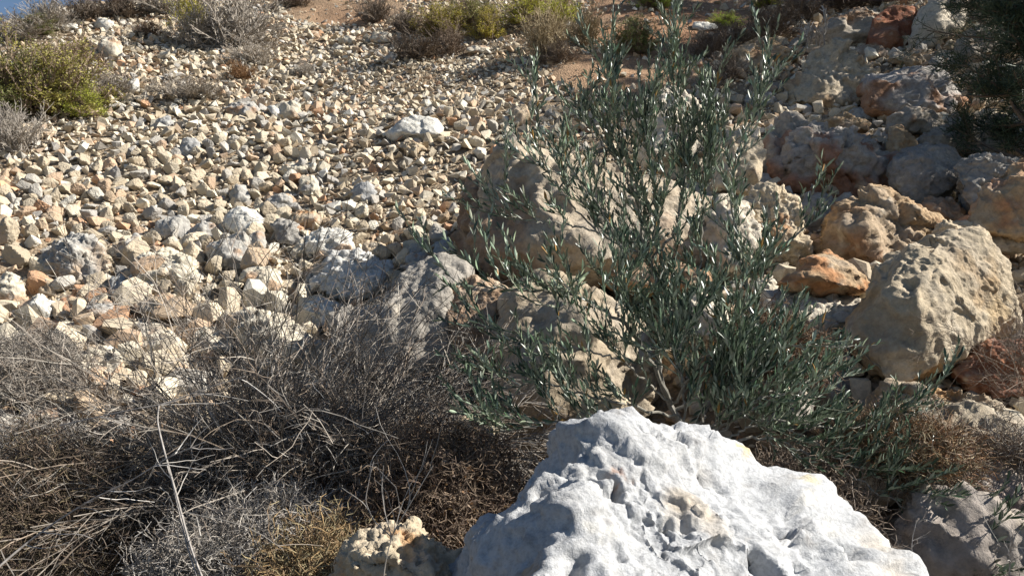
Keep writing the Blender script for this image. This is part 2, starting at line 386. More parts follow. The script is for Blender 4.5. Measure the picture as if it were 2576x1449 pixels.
boulder('white lit rock low among the olive stems', 3.5,
  '1700,790 1730,742 1770,735 1825,790 1830,830 1790,860 1700,850', c='white', st=-.2, pit=14)
boulder('bright white weathered rock right of the olive stems', 4.25,
  '1770,560 1800,505 1850,495 1890,530 1925,590 1910,650 1850,690 1790,690', c='white', st=-.2, pit=40, rough=1.5)
boulder('cream boulder with brown cavity between olive and brown boulder', 4.4,
  '1870,500 1900,472 1950,465 2000,500 2020,560 2040,630 2010,665 1940,680 1900,620', c='pale', st=.2, low=.1, stc=(.38, .22, .12), pit=30, rough=1.4)
boulder('grey smooth rock peeking between cream and brown boulders', 5.1,
  '2006,530 2025,498 2060,488 2097,505 2105,570 2010,575', c='blue', st=0, rough=.6)
boulder('small pyramid shaped orange rock on a flat lit slab', 3.75,
  '2087,632,.3 2050,655 2010,695 1966,735 2060,748 2150,746 2188,735 2184,712 2134,668', '2095,700,-.12 2140,730,-.1', c='tan', st=.35, stc=(.46, .24, .12), rough=.6, p=40)
boulder('long flat sunlit slab under the small orange rock', 3.55,
  '1930,745 2000,738 2100,748 2200,742 2215,800 2150,850 2000,860 1920,800', c='white', st=-.1, pit=30, th=.9, tilt=1.2)
boulder('big brown boulder with sunlit crest in the middle of the right pile', 4.45,
  '2094,512 2150,485 2232,471 2268,482 2294,494 2335,525 2370,575 2322,630 2330,690 2200,725 2090,690 2060,632 2067,580',
  '2150,520,.1 2200,560,-.1 2150,660,-.25 2250,600,.0', c='tan', st=.25, low=.25, stc=(.33, .20, .12), sub=6, rough=1.1, th=.7)
boulder('massive grey yellow boulder leaning at the right edge', 3.15,
  '2413,584,.4 2497,588,.4 2531,626,.4 2552,700,.35 2560,784,.3 2555,830,.25 2504,856,.15 2454,882,.08 2370,946,.02 2252,963,-.02 2191,958,0 2138,901,.05 2136,851,.08 2161,794,.12 2218,700,.22 2326,632,.34',
  '2330,760,-.02 2260,830,-.15 2440,820,.02 2330,900,-.15 2470,680,.2', c=(.47, .42, .33), st=.15, low=.2, stc=(.42, .30, .17), sub=7, pit=0, rough=.42, scal=.4, th=.6, chips=24,
  spots=[(2275, 775, 3.0, .1, (.48, .38, .24)), (2530, 790, 3.3, .10, (.46, .37, .24)), (2360, 900, 2.95, .06, (.52, .40, .22))])
boulder('reddish boulder cut by the right edge above the massive leaning one', 4.0,
  '2501,470 2560,420 2640,390 2720,450 2720,600 2575,605 2500,590 2444,566', c='tan', st=.35, stc=(.44, .24, .14), rough=.6, th=.7, sub=6)
boulder('brown rock behind the brown boulder with sunlit crest', 4.9,
  '2300,520 2330,495 2375,497 2415,525 2425,565 2350,575', c='brown', st=.1)
boulder('small grey ledge rock above the massive leaning boulder', 4.1,
  '2440,590 2475,563 2530,568 2590,600 2590,640 2470,640', c='grey', st=.1)
boulder('pale rubble block between brown boulder and leaning boulder', 4.0,
  '2360,560 2420,555 2460,580 2440,640 2370,640 2340,610', c='pale', st=0, rough=1.3)
boulder('red brown cavernous boulder with grey weathered top', 5.55,
  '1956,390 2000,345 2070,316 2140,322 2185,340 2235,395 2262,430 2255,490 2200,515 2080,520 1985,505 1950,440',
  '2110,400,-.25 2000,440,-.1 2200,450,-.15 2100,360,.12', c=(.42, .41, .40), low=.85, st=.34, stc=(.33, .155, .09), sub=6, pit=30, rough=1.3, th=.8,
  holes=[(2135, 362, 5.6, .12, 1.0)])
boulder('grey brown boulder leaning against the left of the cavernous boulder', 5.85,
  '1912,410 1935,330 1965,292 2010,300 2042,345 2040,440 1980,480 1915,460', c=(.40, .38, .35), low=.6, st=.2, stc=(.28, .15, .10), pit=20)
boulder('smooth dark grey boulder right of the cavernous boulder', 5.2,
  '2245,420 2285,372 2350,366 2400,366 2425,395 2425,460 2390,510 2290,505', c=(.30, .30, .30), st=-.1, rough=.6)
boulder('dark grey hollowed boulder at right above the reddish one', 4.85,
  '2406,430 2430,395 2500,387 2560,400 2620,440 2600,520 2440,530', c=(.32, .32, .31), st=0, pit=20, holes=[(2480, 440, 4.8, .09, .9)])
boulder('upright pale block standing at the right edge under the pine', 5.7,
  '2474,345 2485,300 2515,292 2545,315 2552,350 2530,392 2470,395', c='grey', st=.1)
boulder('triangular rock with a red patch beside the dark grey boulder', 5.8,
  '2232,390 2240,330 2262,319 2304,360 2280,395', c='tan', st=.3, rough=.6)
boulder('brown grey rock above the smooth dark grey boulder', 5.9,
  '2310,365 2330,330 2380,316 2425,335 2435,375 2380,385', c='grey', st=.15)
boulder('dark low boulder in shade beneath the blue topped boulder', 6.4,
  '2235,310 2270,285 2310,272 2370,285 2375,325 2300,340 2240,335', c='grey', st=0)
boulder('tan layered rock just above the cavernous boulder', 6.1,
  '2058,315 2090,290 2140,285 2178,300 2185,330 2110,340', c='tan', st=.2, rough=1.4)
boulder('dark rock in the gap right of the dark low boulder', 6.2,
  '2380,300 2410,285 2440,300 2450,350 2390,350', c='grey', st=.1)
boulder('big rounded knobbly boulder in the shaded upper right', 7.5,
  '1992,235 2020,165 2050,120 2095,114 2150,135 2195,175 2200,215 2170,260 2090,290 2010,280', c='pale', low=.25, st=.15, stc=(.40, .29, .19), sub=6, pit=10, rough=1.0)
boulder('broad boulder with blue grey flat top below the pine', 7.1,
  '2180,200 2215,180 2300,178 2380,190 2410,240 2380,290 2290,300 2210,280', c=(.42, .42, .43), low=.6, st=.2, stc=(.36, .19, .10), sub=6, rough=.7)
boulder('brown wedge boulder at the edge of shade beneath the dark shrubs', 8.5,
  '1832,190 1860,140 1920,104 1960,110 1993,150 1985,205 1900,215', c='tan', st=.2, low=.2)
boulder('long grey boulder beneath the dark shrubs at upper right', 9.3,
  '2050,115 2085,60 2150,28 2200,30 2240,60 2230,110 2150,125', c='grey', st=.2, low=.2, rough=.7)
boulder('dark red boulder at upper right', 9.1, '2190,110 2215,55 2270,25 2320,30 2325,110 2260,130', c='red', st=.7, stc=(.27, .11, .07), rough=.6)
boulder('pale triangular boulder catching sun at the upper right', 8.9,
  '2295,115 2310,45 2345,5 2395,12 2418,40 2370,75 2335,120', c='white', st=-.2, rough=.6)
boulder('brown boulder at the top right behind the pine', 9.6, '2440,70 2460,10 2520,-20 2600,0 2610,90 2500,110', c='brown', st=.3)
boulder('grey rubble boulder between the pine and the red boulder', 8.2, '2400,150 2430,90 2500,75 2540,110 2530,170 2430,180', c='grey', st=.1)
boulder('wide rough boulder behind the rust coloured thorn cushion at right', 2.7,
  '2141,1042 2200,1000 2290,965 2353,958 2420,966 2470,978 2554,1018 2620,1060 2620,1200 2454,1170 2200,1150', c=(.42, .38, .31), st=.12, pit=60, rough=1.3, sub=6, tilt=.9, spots=[(2370, 970, 3.05, .1, (.50, .33, .18))])
boulder('dark shaded boulder filling the bottom right corner', 2.12,
  '2200,1290 2285,1192 2386,1158 2480,1150 2600,1148 2750,1200 2750,1700 2200,1700', c=(.33, .31, .30), st=.05, stc=(.25, .17, .14), pit=50, sub=6, tilt=.5)
boulder('dark red brown rock beneath the massive leaning boulder', 3.1,
  '2400,930 2450,880 2520,855 2620,860 2620,1010 2450,1000', c='red', st=.5, stc=(.22, .11, .08))
boulder('blue grey rock in deep shade below the leaning boulder', 2.95,
  '1922,1020 1955,985 2020,978 2050,1010 2040,1080 1930,1085', c='blue', st=-.2)
boulder('blue shaded slab at the foot of the leaning boulder', 3.2,
  '2040,960 2080,920 2140,930 2160,1000 2060,1030', c='blue', st=-.1)
boulder('cream rock just behind the peak of the bleached block', 2.45,
  '1440,1080 1490,1010 1550,990 1595,1010 1600,1080 1560,1130 1430,1130', c='pale', st=-.1, pit=20)
boulder('small sunlit rock between bare shrub and low olive leaves', 2.75,
  '1133,1080 1150,1050 1190,1042 1215,1065 1250,1085 1240,1130 1150,1135', c='pale', st=-.1, name='rock')

FILL = [
 ('grey block wedged left of the cavernous boulder', '1880,470 1890,440 1925,435 1945,460 1930,490 1890,490', 'grey'),
 ('small tan block below the rounded knobbly boulder', '1960,300 1975,280 2005,278 2015,300 1990,312', 'tan'),
 ('orange pointed stone on the rubble below the rounded knobbly boulder', '1955,315 1962,285 1975,283 1988,312 1970,320', 'tan'),
 ('grey slab on the rubble left of the rounded knobbly boulder', '1870,260 1890,235 1940,230 1960,255 1930,275 1880,275', 'grey'),
 ('brown block under the wedge boulder at the edge of shade', '1880,225 1900,205 1950,205 1970,228 1930,240', 'brown'),
 ('grey block left of the broad blue topped boulder', '2130,290 2150,268 2190,270 2200,300 2160,310', 'grey'),
 ('brown block between long grey boulder and knobbly boulder', '2150,135 2175,112 2220,115 2235,145 2190,155', 'brown'),
 ('reddish block right of the knobbly boulder', '2230,160 2250,130 2310,128 2330,160 2290,178', 'tan'),
 ('flat grey slab above the broad blue topped boulder', '2330,165 2350,140 2410,138 2425,165 2380,180', 'grey'),
 ('pale block beside the upright pale block at the right', '2540,350 2555,310 2600,305 2620,350 2580,375', 'grey'),
 ('brown block under the upright pale block', '2430,395 2445,360 2490,355 2500,395 2460,405', 'brown'),
 ('shaded block under the smooth dark grey boulder', '2260,520 2275,490 2320,490 2330,520 2300,535', 'grey'),
 ('shaded block beneath the dark grey hollowed boulder', '2420,560 2435,525 2480,520 2500,550 2460,570', 'brown'),
 ('cream block between the small orange rock and the leaning boulder', '2170,760 2180,720 2215,715 2235,750 2210,775', 'pale'),
 ('brown block in the dark gap behind the olive stems', '1640,860 1650,790 1700,770 1730,830 1700,880', 'brown'),
 ('pale rubble block at the foot of the bright weathered rock', '1880,735 1895,700 1940,690 1960,725 1920,750', 'pale'),
 ('shaded block right of the rust brown thorn cushion', '2060,920 2070,870 2120,860 2150,900 2110,940', 'grey'),
 ('dark block below the massive leaning boulder', '2180,1010 2200,960 2260,955 2280,1000 2230,1020', 'brown'),
]
for lb, ol, c in FILL: boulder(lb, None, ol, c=c, st=.1, group='blocks filling the boulder pile on the right', name='rock')
# --- row at the foot of the scree
row = 'rocks along the foot of the scree'
ROWS = [
 ('big rough grey round rock at the far left foot of the scree', '100,660 130,610 190,582 250,585 282,630 280,690 240,725 190,738 140,715', dict(c='grey', pit=40, rough=1.2, low=.3, stc=(.36, .26, .17))),
 ('rough brown grey rock right of the big grey round rock', '285,625 310,590 345,585 362,620 340,660 300,665', dict(c='grey', pit=10)),
 ('wide cream topped rock behind the upper bare twigs', '320,690 350,640 420,620 480,635 503,670 490,710 400,730 330,725', dict(c='pale', low=.4, st=.1, stc=(.33, .25, .18))),
 ('smooth light grey rock above the wide cream topped rock', '385,575 410,545 455,540 482,560 475,605 420,608 390,600', dict(c='grey', rough=.6, st=-.2)),
 ('bright cream angular rock standing out at the foot of the scree', '560,545 580,520 620,518 655,550 665,575 630,600 580,590 562,570', dict(c='white', st=-.2, rough=.5)),
 ('grey pitted rock with orange top in the foot row', '515,640 530,610 580,598 620,612 632,650 600,690 540,690 518,670', dict(c='grey', st=.1, pit=20, stc=(.5, .3, .17))),
 ('orange tinted flat rock near the middle of the foot row', '725,545 760,528 805,532 826,550 800,575 760,582', dict(c='tan', st=.35, stc=(.55, .30, .15))),
 ('dark shaded angular rock beside the orange tinted flat rock', '678,560 700,548 740,560 772,600 750,625 700,610', dict(c=(.30, .28, .25), st=0)),
 ('white topped rock above the largest rough white rock', '745,620 765,590 800,572 860,575 885,600 900,635 860,655 780,650', dict(c='white', st=-.1, low=.3)),
 ('largest rough white rock of the foot row', '770,690 800,640 850,622 930,630 985,660 1005,700 990,740 930,768 850,765 790,745', dict(c=(.55, .53, .49), pit=80, rough=1.2, st=-.05, sub=6, low=.25, stc=(.38, .29, .2))),
 ('black shaded rough rock right of the largest rough white rock', '1000,665 1020,635 1060,628 1095,650 1085,690 1030,700', dict(c=(.34, .34, .33), pit=16)),
 ('white rock with orange side behind the bare twigs', '755,775 775,745 820,745 858,765 840,800 800,832 765,820', dict(c='white', st=.1, pit=16, stc=(.52, .28, .15))),
 ('long cream rock slanting down behind the bare shrub', '570,800 610,770 680,790 760,840 840,890 850,940 800,970 680,940 600,870', dict(c='pale', st=-.1, pit=50, low=.3, stc=(.36, .28, .2), sub=6)),
 ('cream and brown knobbly rock on the far left edge', '-30,720 0,690 40,682 75,710 72,760 40,790 -30,790', dict(c='pale', low=.5, pit=10)),
 ('pitted white rock left of the small red rock', '60,790 75,745 110,738 142,760 138,800 100,820', dict(c='white', pit=16, st=-.1)),
 ('small brick red rock on the left', '140,765 160,742 195,745 205,775 180,795 150,790', dict(c='tan', st=.5, stc=(.50, .24, .13))),
 ('grey pitted rock right of the small red rock', '210,780 235,748 275,752 295,785 270,815 225,815', dict(c='grey', pit=12)),
 ('pink orange rock behind the left bare twigs', '335,770 370,740 430,735 460,765 440,800 380,815', dict(c='tan', st=.35, pit=10, stc=(.55, .30, .18))),
 ('cream rock under the grey pitted rock with orange top', '600,700 640,668 690,672 715,705 700,745 640,745', dict(c='pale', pit=10, low=.3)),
 ('small blue grey upright rock left of the wide cream topped rock', '268,735 280,695 305,688 325,710 320,750 285,755', dict(c='blue', st=-.2)),
 ('cream rock half hidden by grey brush on the left', '330,870 360,830 410,820 450,850 430,900 370,920', dict(c='pale', st=.15)),
 ('tall pale rock behind the lower left twigs', '150,960 180,890 240,865 310,880 325,950 290,1010 190,1015', dict(c='pale', low=.2, pit=20)),
 ('brown faced rock with a lit edge on the lower left', '40,1050 70,1010 130,995 185,1010 190,1060 150,1095 60,1090', dict(c='pale', low=.6, stc=(.38, .24, .16))),
 ('small cream rock on the lower left edge', '-20,1010 0,975 35,980 50,1010 20,1040 -20,1040', dict(c='pale')),
 ('pale rock beside the brown knobbly far left rock', '90,700 110,690 150,720 150,750 110,755', dict(c='tan')),
 ('grey rock in the gap left of the bright cream angular rock', '470,590 490,560 535,555 560,580 545,610 490,612', dict(c='grey')),
 ('grey cream block right of the bright cream angular rock', '615,610 640,580 665,590 672,630 640,650', dict(c='grey')),
 ('cream brown rock left of the pyramid shaped rock tip', '905,625 930,605 970,615 985,645 950,660', dict(c='tan', st=.15)),
 ('blue grey rock leaning left of the dark brown slab', '1085,640 1100,605 1140,598 1155,630 1140,665 1095,662', dict(c='blue', st=-.1)),
 ('pale block low behind the centre of the bare shrub', '470,860 500,815 560,820 590,860 560,910 490,900', dict(c='pale', st=.2)),
]
for lb, ol, kw in ROWS: boulder(lb, None, ol, name='rock', group=row, **kw)
# --- larger blocks lying on the scree
MID = [
 ('big white block lying alone in the middle of the scree', '970,345 990,305 1040,288 1095,298 1118,325 1110,350 1050,362', dict(c='white', st=-.1, pit=10, rough=.6)),
 ('tan block under the left side of the lone white block', '1000,370 1020,352 1060,362 1075,385 1030,395', dict(c='tan', st=.2)),
 ('white leaning slab on the upper scree', '672,270 690,265 715,290 712,305 690,300', dict(c='white', st=-.3, rough=.4)),
 ('round cream rock right of the white leaning slab', '690,280 720,250 755,258 760,290 730,310', dict(c='pale', pit=10)),
 ('flat grey cream rock on the upper scree left of the white slab', '560,290 585,260 640,255 655,280 630,305 580,305', dict(c='grey', pit=10)),
 ('tall pale rock on the upper left scree', '243,140 255,100 285,92 310,115 305,150 260,155', dict(c='pale')),
 ('bright white square rock beside the grey twigs on the left', '313,225 320,202 345,198 352,230 330,240', dict(c='white', st=-.3, rough=.4)),
 ('grey pale rounded rock on the middle left scree', '440,385 460,350 490,345 508,370 500,398 460,402', dict(c='blue', st=-.2)),
 ('blue grey rock in shadow on the left scree', '388,320 400,298 432,290 438,315 410,335', dict(c='blue', st=-.2)),
 ('cream flat rock on the lower right scree', '700,428 720,408 770,405 790,425 765,445 720,445', dict(c='pale')),
 ('cream upright rock on the right scree above the foot row', '750,470 760,445 790,440 805,475 790,500 760,498', dict(c='pale', low=.2)),
 ('grey mottled rock on the lower middle scree', '660,520 680,490 730,485 745,510 725,535 680,538', dict(c='grey', st=0)),
 ('grey upright rock next to the mottled one', '585,505 590,468 612,462 630,490 622,520 595,525', dict(c='grey', st=.1)),
 ('grey blue stone with white cap right of the mottled one', '880,500 900,460 930,455 950,485 935,515 900,515', dict(c='blue', st=-.1)),
 ('long pale rock at the top left of the scree', '143,75 160,58 195,60 198,72 170,78', dict(c='white', st=-.2)),
 ('pale wedge rock near the top left shrubs', '235,70 255,45 285,60 292,75 255,78', dict(c='white', st=-.1)),
 ('pale rock below the round dark shrubs', '860,110 870,88 895,95 890,115', dict(c='pale')),
 ('cream rock in front of the round dark shrubs', '930,105 940,80 985,80 990,105 950,112', dict(c='pale')),
 ('upright grey slab beside the low dark brown shrub', '965,155 985,130 1000,140 995,165', dict(c='grey')),
 ('cream flat rock right of the low dark brown shrub', '1170,125 1195,115 1230,118 1235,130 1200,140', dict(c='pale')),
 ('upright cream rock under the straw clump', '1178,160 1190,142 1208,145 1210,165', dict(c='pale')),
 ('brown tan block on the scree left of the largest boulder', '1280,300 1290,270 1320,262 1335,290 1325,325 1300,325', dict(c='tan')),
 ('white flat rock on the soil near the yellow green bush', '1740,70 1755,55 1800,60 1808,75 1770,82', dict(c='white', st=-.2)),
]
for lb, ol, kw in MID: boulder(lb, None, ol, name='rock', group='larger blocks lying on the scree', **kw)

# ------------------------------------------------------------------ scree
SCREE = [(120, 60), (450, 55), (690, 15), (900, 70), (985, 150), (1180, 150), (1290, 115), (1340, 180), (1480, 235), (1540, 330), (1330, 340), (1240, 400),
         (1160, 560), (1130, 720), (1000, 800), (500, 1000), (0, 1120), (-200, 1120), (-200, 400), (240, 300), (340, 200), (220, 150)]
PAL = np.array([(.56, .475, .35), (.50, .415, .30), (.60, .53, .41), (.45, .415, .36), (.37, .345, .31), (.52, .375, .255), (.50, .30, .18), (.46, .35, .24), (.68, .63, .53)])
PALW = np.array([.23, .2, .16, .13, .07, .085, .025, .07, .045]); PALW /= PALW.sum()
PALN = ['cream', 'buff', 'pale cream', 'grey', 'dark grey', 'pinkish', 'orange red', 'brown', 'white']
def stone_proto(seed, k, fine=False):
    rng = np.random.default_rng(seed)
    Q = unit(rng.normal(size=(k, 3)))*rng.uniform(.8, 1.08, (k, 1))
    Q = Q*np.array([1.0, rng.uniform(.65, 1.0), rng.uniform(.45, .85)])
    Q = Q-(Q.min(0)+Q.max(0))/2
    if not fine:
        bm = bmesh.new()
        for v in Q: bm.verts.new(v)
        bmesh.ops.convex_hull(bm, input=bm.verts[:]); bmesh.ops.delete(bm, geom=[v for v in bm.verts if not v.link_faces], context='VERTS'); bm.verts.index_update()
        V = np.array([v.co[:] for v in bm.verts]); T = np.array([[v.index for v in f.verts] for f in bm.faces]); bm.free(); return V, T
    D, T = ico(4); N, d = hull_planes(Q); d = np.maximum(d, .08); g = np.maximum(D@N.T/d, 0); V = D*((g**60).sum(1)**(-1/60))[:, None]
    V = V+unit(V)*(0.05*fbm(V*2.2+seed, 2)+0.05*fbm(V*5+seed, 3, .6, True)-.02)[:, None]
    return V, T
def scatter():
    rng = np.random.default_rng(11)
    n = 300000
    x = rng.uniform(-9, 6, n); y = rng.uniform(2.3, 13.5, n)
    z = terrain(x, y); px, py = proj(np.stack([x, y, z], 1))
    k = (px > -60) & (px < 2640) & (py > -60) & (py < 1250)
    x, y, z, px, py = x[k], y[k], z[k], px[k], py[k]; n = len(x)
    u = rng.uniform(0, 1, n)
    ins = inpoly(px+40*noise(np.stack([x, y, z], 1)*1.2), py+20*noise(np.stack([x, y, z], 1)*1.2+30), SCREE)
    soil = (((px-1580)/190)**2+((py-190)/62)**2 < 1) | (((px-1700)/230)**2+((py-50)/90)**2 < 1) | (((px-860)/150)**2+((py-25)/42)**2 < 1)
    ins &= ~soil
    rmin = np.where(ins, .0175, .013); rmax = np.where(y < 5.4, .13, np.where(y < 8, .08, .066))
    rmax = np.where(ins, rmax, np.where(px > 1750, .11, .055))
    r = np.minimum(rmin*(1-u*0.975)**(-1/1.65), rmax)
    fine = sstep(.1, .5, noise(np.stack([x*.5, y*.5, 0*x], 1)+4))                # patches of finer rubble
    r = np.where(ins, r*(1-.2*fine), r)
    fin2 = np.exp(-(((px-1080)/260)**2+((py-190)/70)**2)); r = r*(1-.45*fin2)
    keep = ins | (rng.uniform(0, 1, n) < np.where(soil, .05, np.where((px > 1700) & (py > 60), .8, .4)))
    x, y, z, px, py, r, ins = [a[keep] for a in (x, y, z, px, py, r, ins)]
    o = np.argsort(-r*rng.uniform(.75, 1.25, len(r))); grid = {}; acc = []; cs = 0.16
    for i in o:
        gx, gy = int(x[i]//cs), int(y[i]//cs); ok = True
        for a in (-1, 0, 1):
            for b in (-1, 0, 1):
                for j in grid.get((gx+a, gy+b), ()):
                    dx, dy = x[i]-x[j], y[i]-y[j]; m = .55*(r[i]+r[j])
                    if dx*dx+dy*dy < m*m: ok = False; break
                if not ok: break
            if not ok: break
        if ok: grid.setdefault((gx, gy), []).append(i); acc.append(i)
    a = np.array(acc)
    return x[a], y[a], z[a], px[a], py[a], r[a], ins[a]
def rotm(rng, n):
    q = unit(rng.normal(size=(n, 4))*np.array([1, .5, .5, 1])); w_, a, b, c = q.T
    return np.stack([1-2*(b*b+c*c), 2*(a*b-c*w_), 2*(a*c+b*w_), 2*(a*b+c*w_), 1-2*(a*a+c*c), 2*(b*c-a*w_), 2*(a*c-b*w_), 2*(b*c+a*w_), 1-2*(a*a+b*b)], 1).reshape(n, 3, 3), q
import re
MARK, MARKN = [], []
for lb, ol, kw in ROWS+MID:      # rocks the loose stones are described by
    q = pts(ol); MARK.append((sum(a[0] for a in q)/len(q), sum(a[1] for a in q)/len(q)))
    MARKN.append(' '.join(re.split(r' (?:above|at|on|right|left|behind|in|of|with|near|beside|standing|lying|half|under|below|next|slanting|low|leaning left) ', lb)[0].split()[:7]))
MARK = np.array(MARK)
def build_scree():
    rng = np.random.default_rng(5)
    x, y, z, px, py, r, ins = scatter(); n = len(x)
    z = z+r*rng.uniform(.05, .6, n); R, q = rotm(rng, n); ci = rng.choice(len(PAL), n, p=PALW)
    redz = (px < 420) & (py > 430) & (rng.uniform(size=n) < .2); ci[redz] = rng.choice([5, 6, 7], redz.sum())
    C = PAL[ci]*rng.uniform(.82, 1.12, (n, 1))
    vis = (px > 10) & (px < 1540) & (py > 120) & (py < 760) & ins & ~((px > 1130) & (py > 380)) & ~((px < 240) & (py < 330))
    big = np.argsort(-(r/y)*vis)[:300]; isb = np.zeros(n, bool); isb[big] = True
    protos = [stone_proto(100+k, 13+k % 5, True) for k in range(16)]
    pm = [mesh('scree_stone', V, tris=T, col=np.ones((len(V), 3)), smooth=False, mats=[M_STONE]) for V, T in protos]
    from mathutils import Quaternion
    for i in big:
        dx, dy = px[i]-MARK[:, 0], py[i]-MARK[:, 1]; j = int(np.argmin(dx*dx+(1.6*dy)**2)); far = math.hypot(dx[j], dy[j]) > 95
        rel = ('right of' if dx[j] > 0 else 'left of') if abs(dx[j]) > abs(dy[j])*1.2 else ('below' if dy[j] > 0 else 'above')
        hz = ('some way ' if far else 'just ')+rel; vx = 'the '+MARKN[j]
        sz = 'small' if r[i] < .055 else 'middling' if r[i] < .075 else 'large'
        o = link('scree_stone', pm[rng.integers(16)], None, f'{sz} {PALN[ci[i]]} angular stone {hz} {vx}', 'stone', f'{PALN[ci[i]]} loose stones on the scree')
        o.location = (x[i], y[i], z[i]); o.rotation_mode = 'QUATERNION'; o.rotation_quaternion = Quaternion(q[i]); o.scale = (r[i],)*3
        o.color = (*C[i], 1)
    Vs, Ts, Cs, base = [], [], [], 0
    small = (r*F0/y < 24) | ((px > 1750) & (r < .04))
    for sub, sel in ((10, small & ~isb), (17, ~small & ~isb)):
        idx = np.where(sel)[0]; pr = [stone_proto(300+sub*50+k, sub) for k in range(24)]; pk = rng.integers(0, 24, len(idx))
        for k in range(24):
            ii = idx[pk == k]
            if not len(ii): continue
            V, T = pr[k]
            W = np.einsum('nij,vj->nvi', R[ii], V)*r[ii][:, None, None]+np.stack([x[ii], y[ii], z[ii]], 1)[:, None]
            Vs.append(W.reshape(-1, 3)); Ts.append((T[None]+(np.arange(len(ii))*len(V))[:, None, None]+base).reshape(-1, 3))
            Cs.append(np.repeat(C[ii], len(V), 0)); base += len(ii)*len(V)
    V, T, Cc = np.concatenate(Vs), np.concatenate(Ts), np.concatenate(Cs)
    print('scree stones', n, 'tris', len(T))
    link('scree_rubble', mesh('scree_rubble', V, tris=T, col=Cc, mats=[M_STONE]), None, 'mass of small cream and grey limestone rubble covering the slope', 'rubble', None, 'stuff')
build_scree()

# ------------------------------------------------------------------ plants: growth helpers
def grow(S, d, L, N, wig, grav, rng):
    M = len(S); p = [S]; d = unit(d); L = np.broadcast_to(L, (M,))
    for k in range(N-1):
        d = unit(d+wig*rng.normal(size=(M, 3))+np.array([0, 0, -grav])); p.append(p[-1]+d*(L/(N-1))[:, None])
    return np.stack(p, 1)
def kids(A, n, t0, t1, ang, rng, up=0.0):
    M, N, _ = A.shape; i = np.repeat(np.arange(M), n); t = rng.uniform(t0, t1, len(i))*(N-1)
    k = np.minimum(t.astype(int), N-2); f = (t-k)[:, None]
    S = A[i, k]*(1-f)+A[i, k+1]*f; T = unit(A[i, k+1]-A[i, k])
    q = unit(np.cross(T, rng.normal(size=T.shape))); a = ang*rng.uniform(.6, 1.3, len(i))[:, None]
    d = T*np.cos(a)+q*np.sin(a); d[:, 2] += up
    return S, unit(d), i
def tubes(A, r0, r1, sides=3):
    M, N, _ = A.shape; T = np.gradient(A, axis=1); T = unit(T)
    ref = np.where(np.abs(T[..., 2:3]) > .9, np.array([1., 0, 0]), np.array([0, 0, 1.]))
    u = unit(np.cross(T, ref)); v = np.cross(T, u)
    r0 = np.broadcast_to(r0, (M,)); r1 = np.broadcast_to(r1, (M,))
    r = r0[:, None]+(r1-r0)[:, None]*np.linspace(0, 1, N)[None]
    th = np.arange(sides)*2*np.pi/sides
    V = A[:, :, None]+r[..., None, None]*(np.cos(th)[None, None, :, None]*u[:, :, None]+np.sin(th)[None, None, :, None]*v[:, :, None])
    b = (np.arange(M)[:, None, None]*N*sides+np.arange(N-1)[None, :, None]*sides)
    j = np.arange(sides)[None, None]; j2 = (j+1) % sides
    Fq = np.stack([b+j, b+j2, b+sides+j2, b+sides+j], -1).reshape(-1, 4)
    return V.reshape(-1, 3), Fq
class MB:
    def __init__(s): s.V, s.Q, s.T, s.C, s.n = [], [], [], [], 0
    def add(s, V, Q=None, T=None, C=(1, 1, 1)):
        s.V.append(V); s.C.append(np.broadcast_to(np.asarray(C, float), V.shape))
        if Q is not None: s.Q.append(Q+s.n)
        if T is not None: s.T.append(T+s.n)
        s.n += len(V)
    def tubes(s, A, r0, r1, col, rng, var=.35, sides=3):
        V, Q = tubes(A, r0, r1, sides); col = np.atleast_2d(col)
        c = col[rng.integers(0, len(col), len(A))]*rng.uniform(1-var, 1+var, (len(A), 1))
        s.add(V, Q, None, np.repeat(c, A.shape[1]*sides, 0))
    def build(s, name, mat, parent, kind='stuff', org=(0, 0, 0), label=None):
        return link(name, mesh(name, np.concatenate(s.V)-np.asarray(org), np.concatenate(s.T) if s.T else None, np.concatenate(s.Q) if s.Q else None,
                    np.concatenate(s.C), mats=[mat]), parent, label, None, None, kind)
def leafquads(Bp, d, L, Wd, rng):
    """small two-triangle diamond leaves"""
    u = unit(np.cross(d, rng.normal(size=d.shape))); L = np.broadcast_to(L, (len(Bp),))[:, None]; Wd = np.broadcast_to(Wd, (len(Bp),))[:, None]
    V = np.stack([Bp, Bp+d*L*.5+u*Wd*.5, Bp+d*L, Bp+d*L*.5-u*Wd*.5], 1).reshape(-1, 3)
    return V, np.arange(len(Bp)*4).reshape(-1, 4)
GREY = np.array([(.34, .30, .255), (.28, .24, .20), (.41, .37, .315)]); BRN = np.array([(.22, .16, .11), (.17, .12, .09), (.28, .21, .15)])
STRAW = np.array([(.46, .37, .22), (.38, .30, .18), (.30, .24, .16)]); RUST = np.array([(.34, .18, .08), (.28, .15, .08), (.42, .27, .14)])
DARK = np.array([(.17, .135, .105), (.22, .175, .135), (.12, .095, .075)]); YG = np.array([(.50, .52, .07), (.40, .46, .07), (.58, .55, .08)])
GRN = np.array([(.17, .20, .06), (.20, .22, .07), (.25, .24, .08)]); PALE = np.array([(.48, .45, .41), (.40, .37, .33), (.34, .31, .28)])
SEED = [1000]
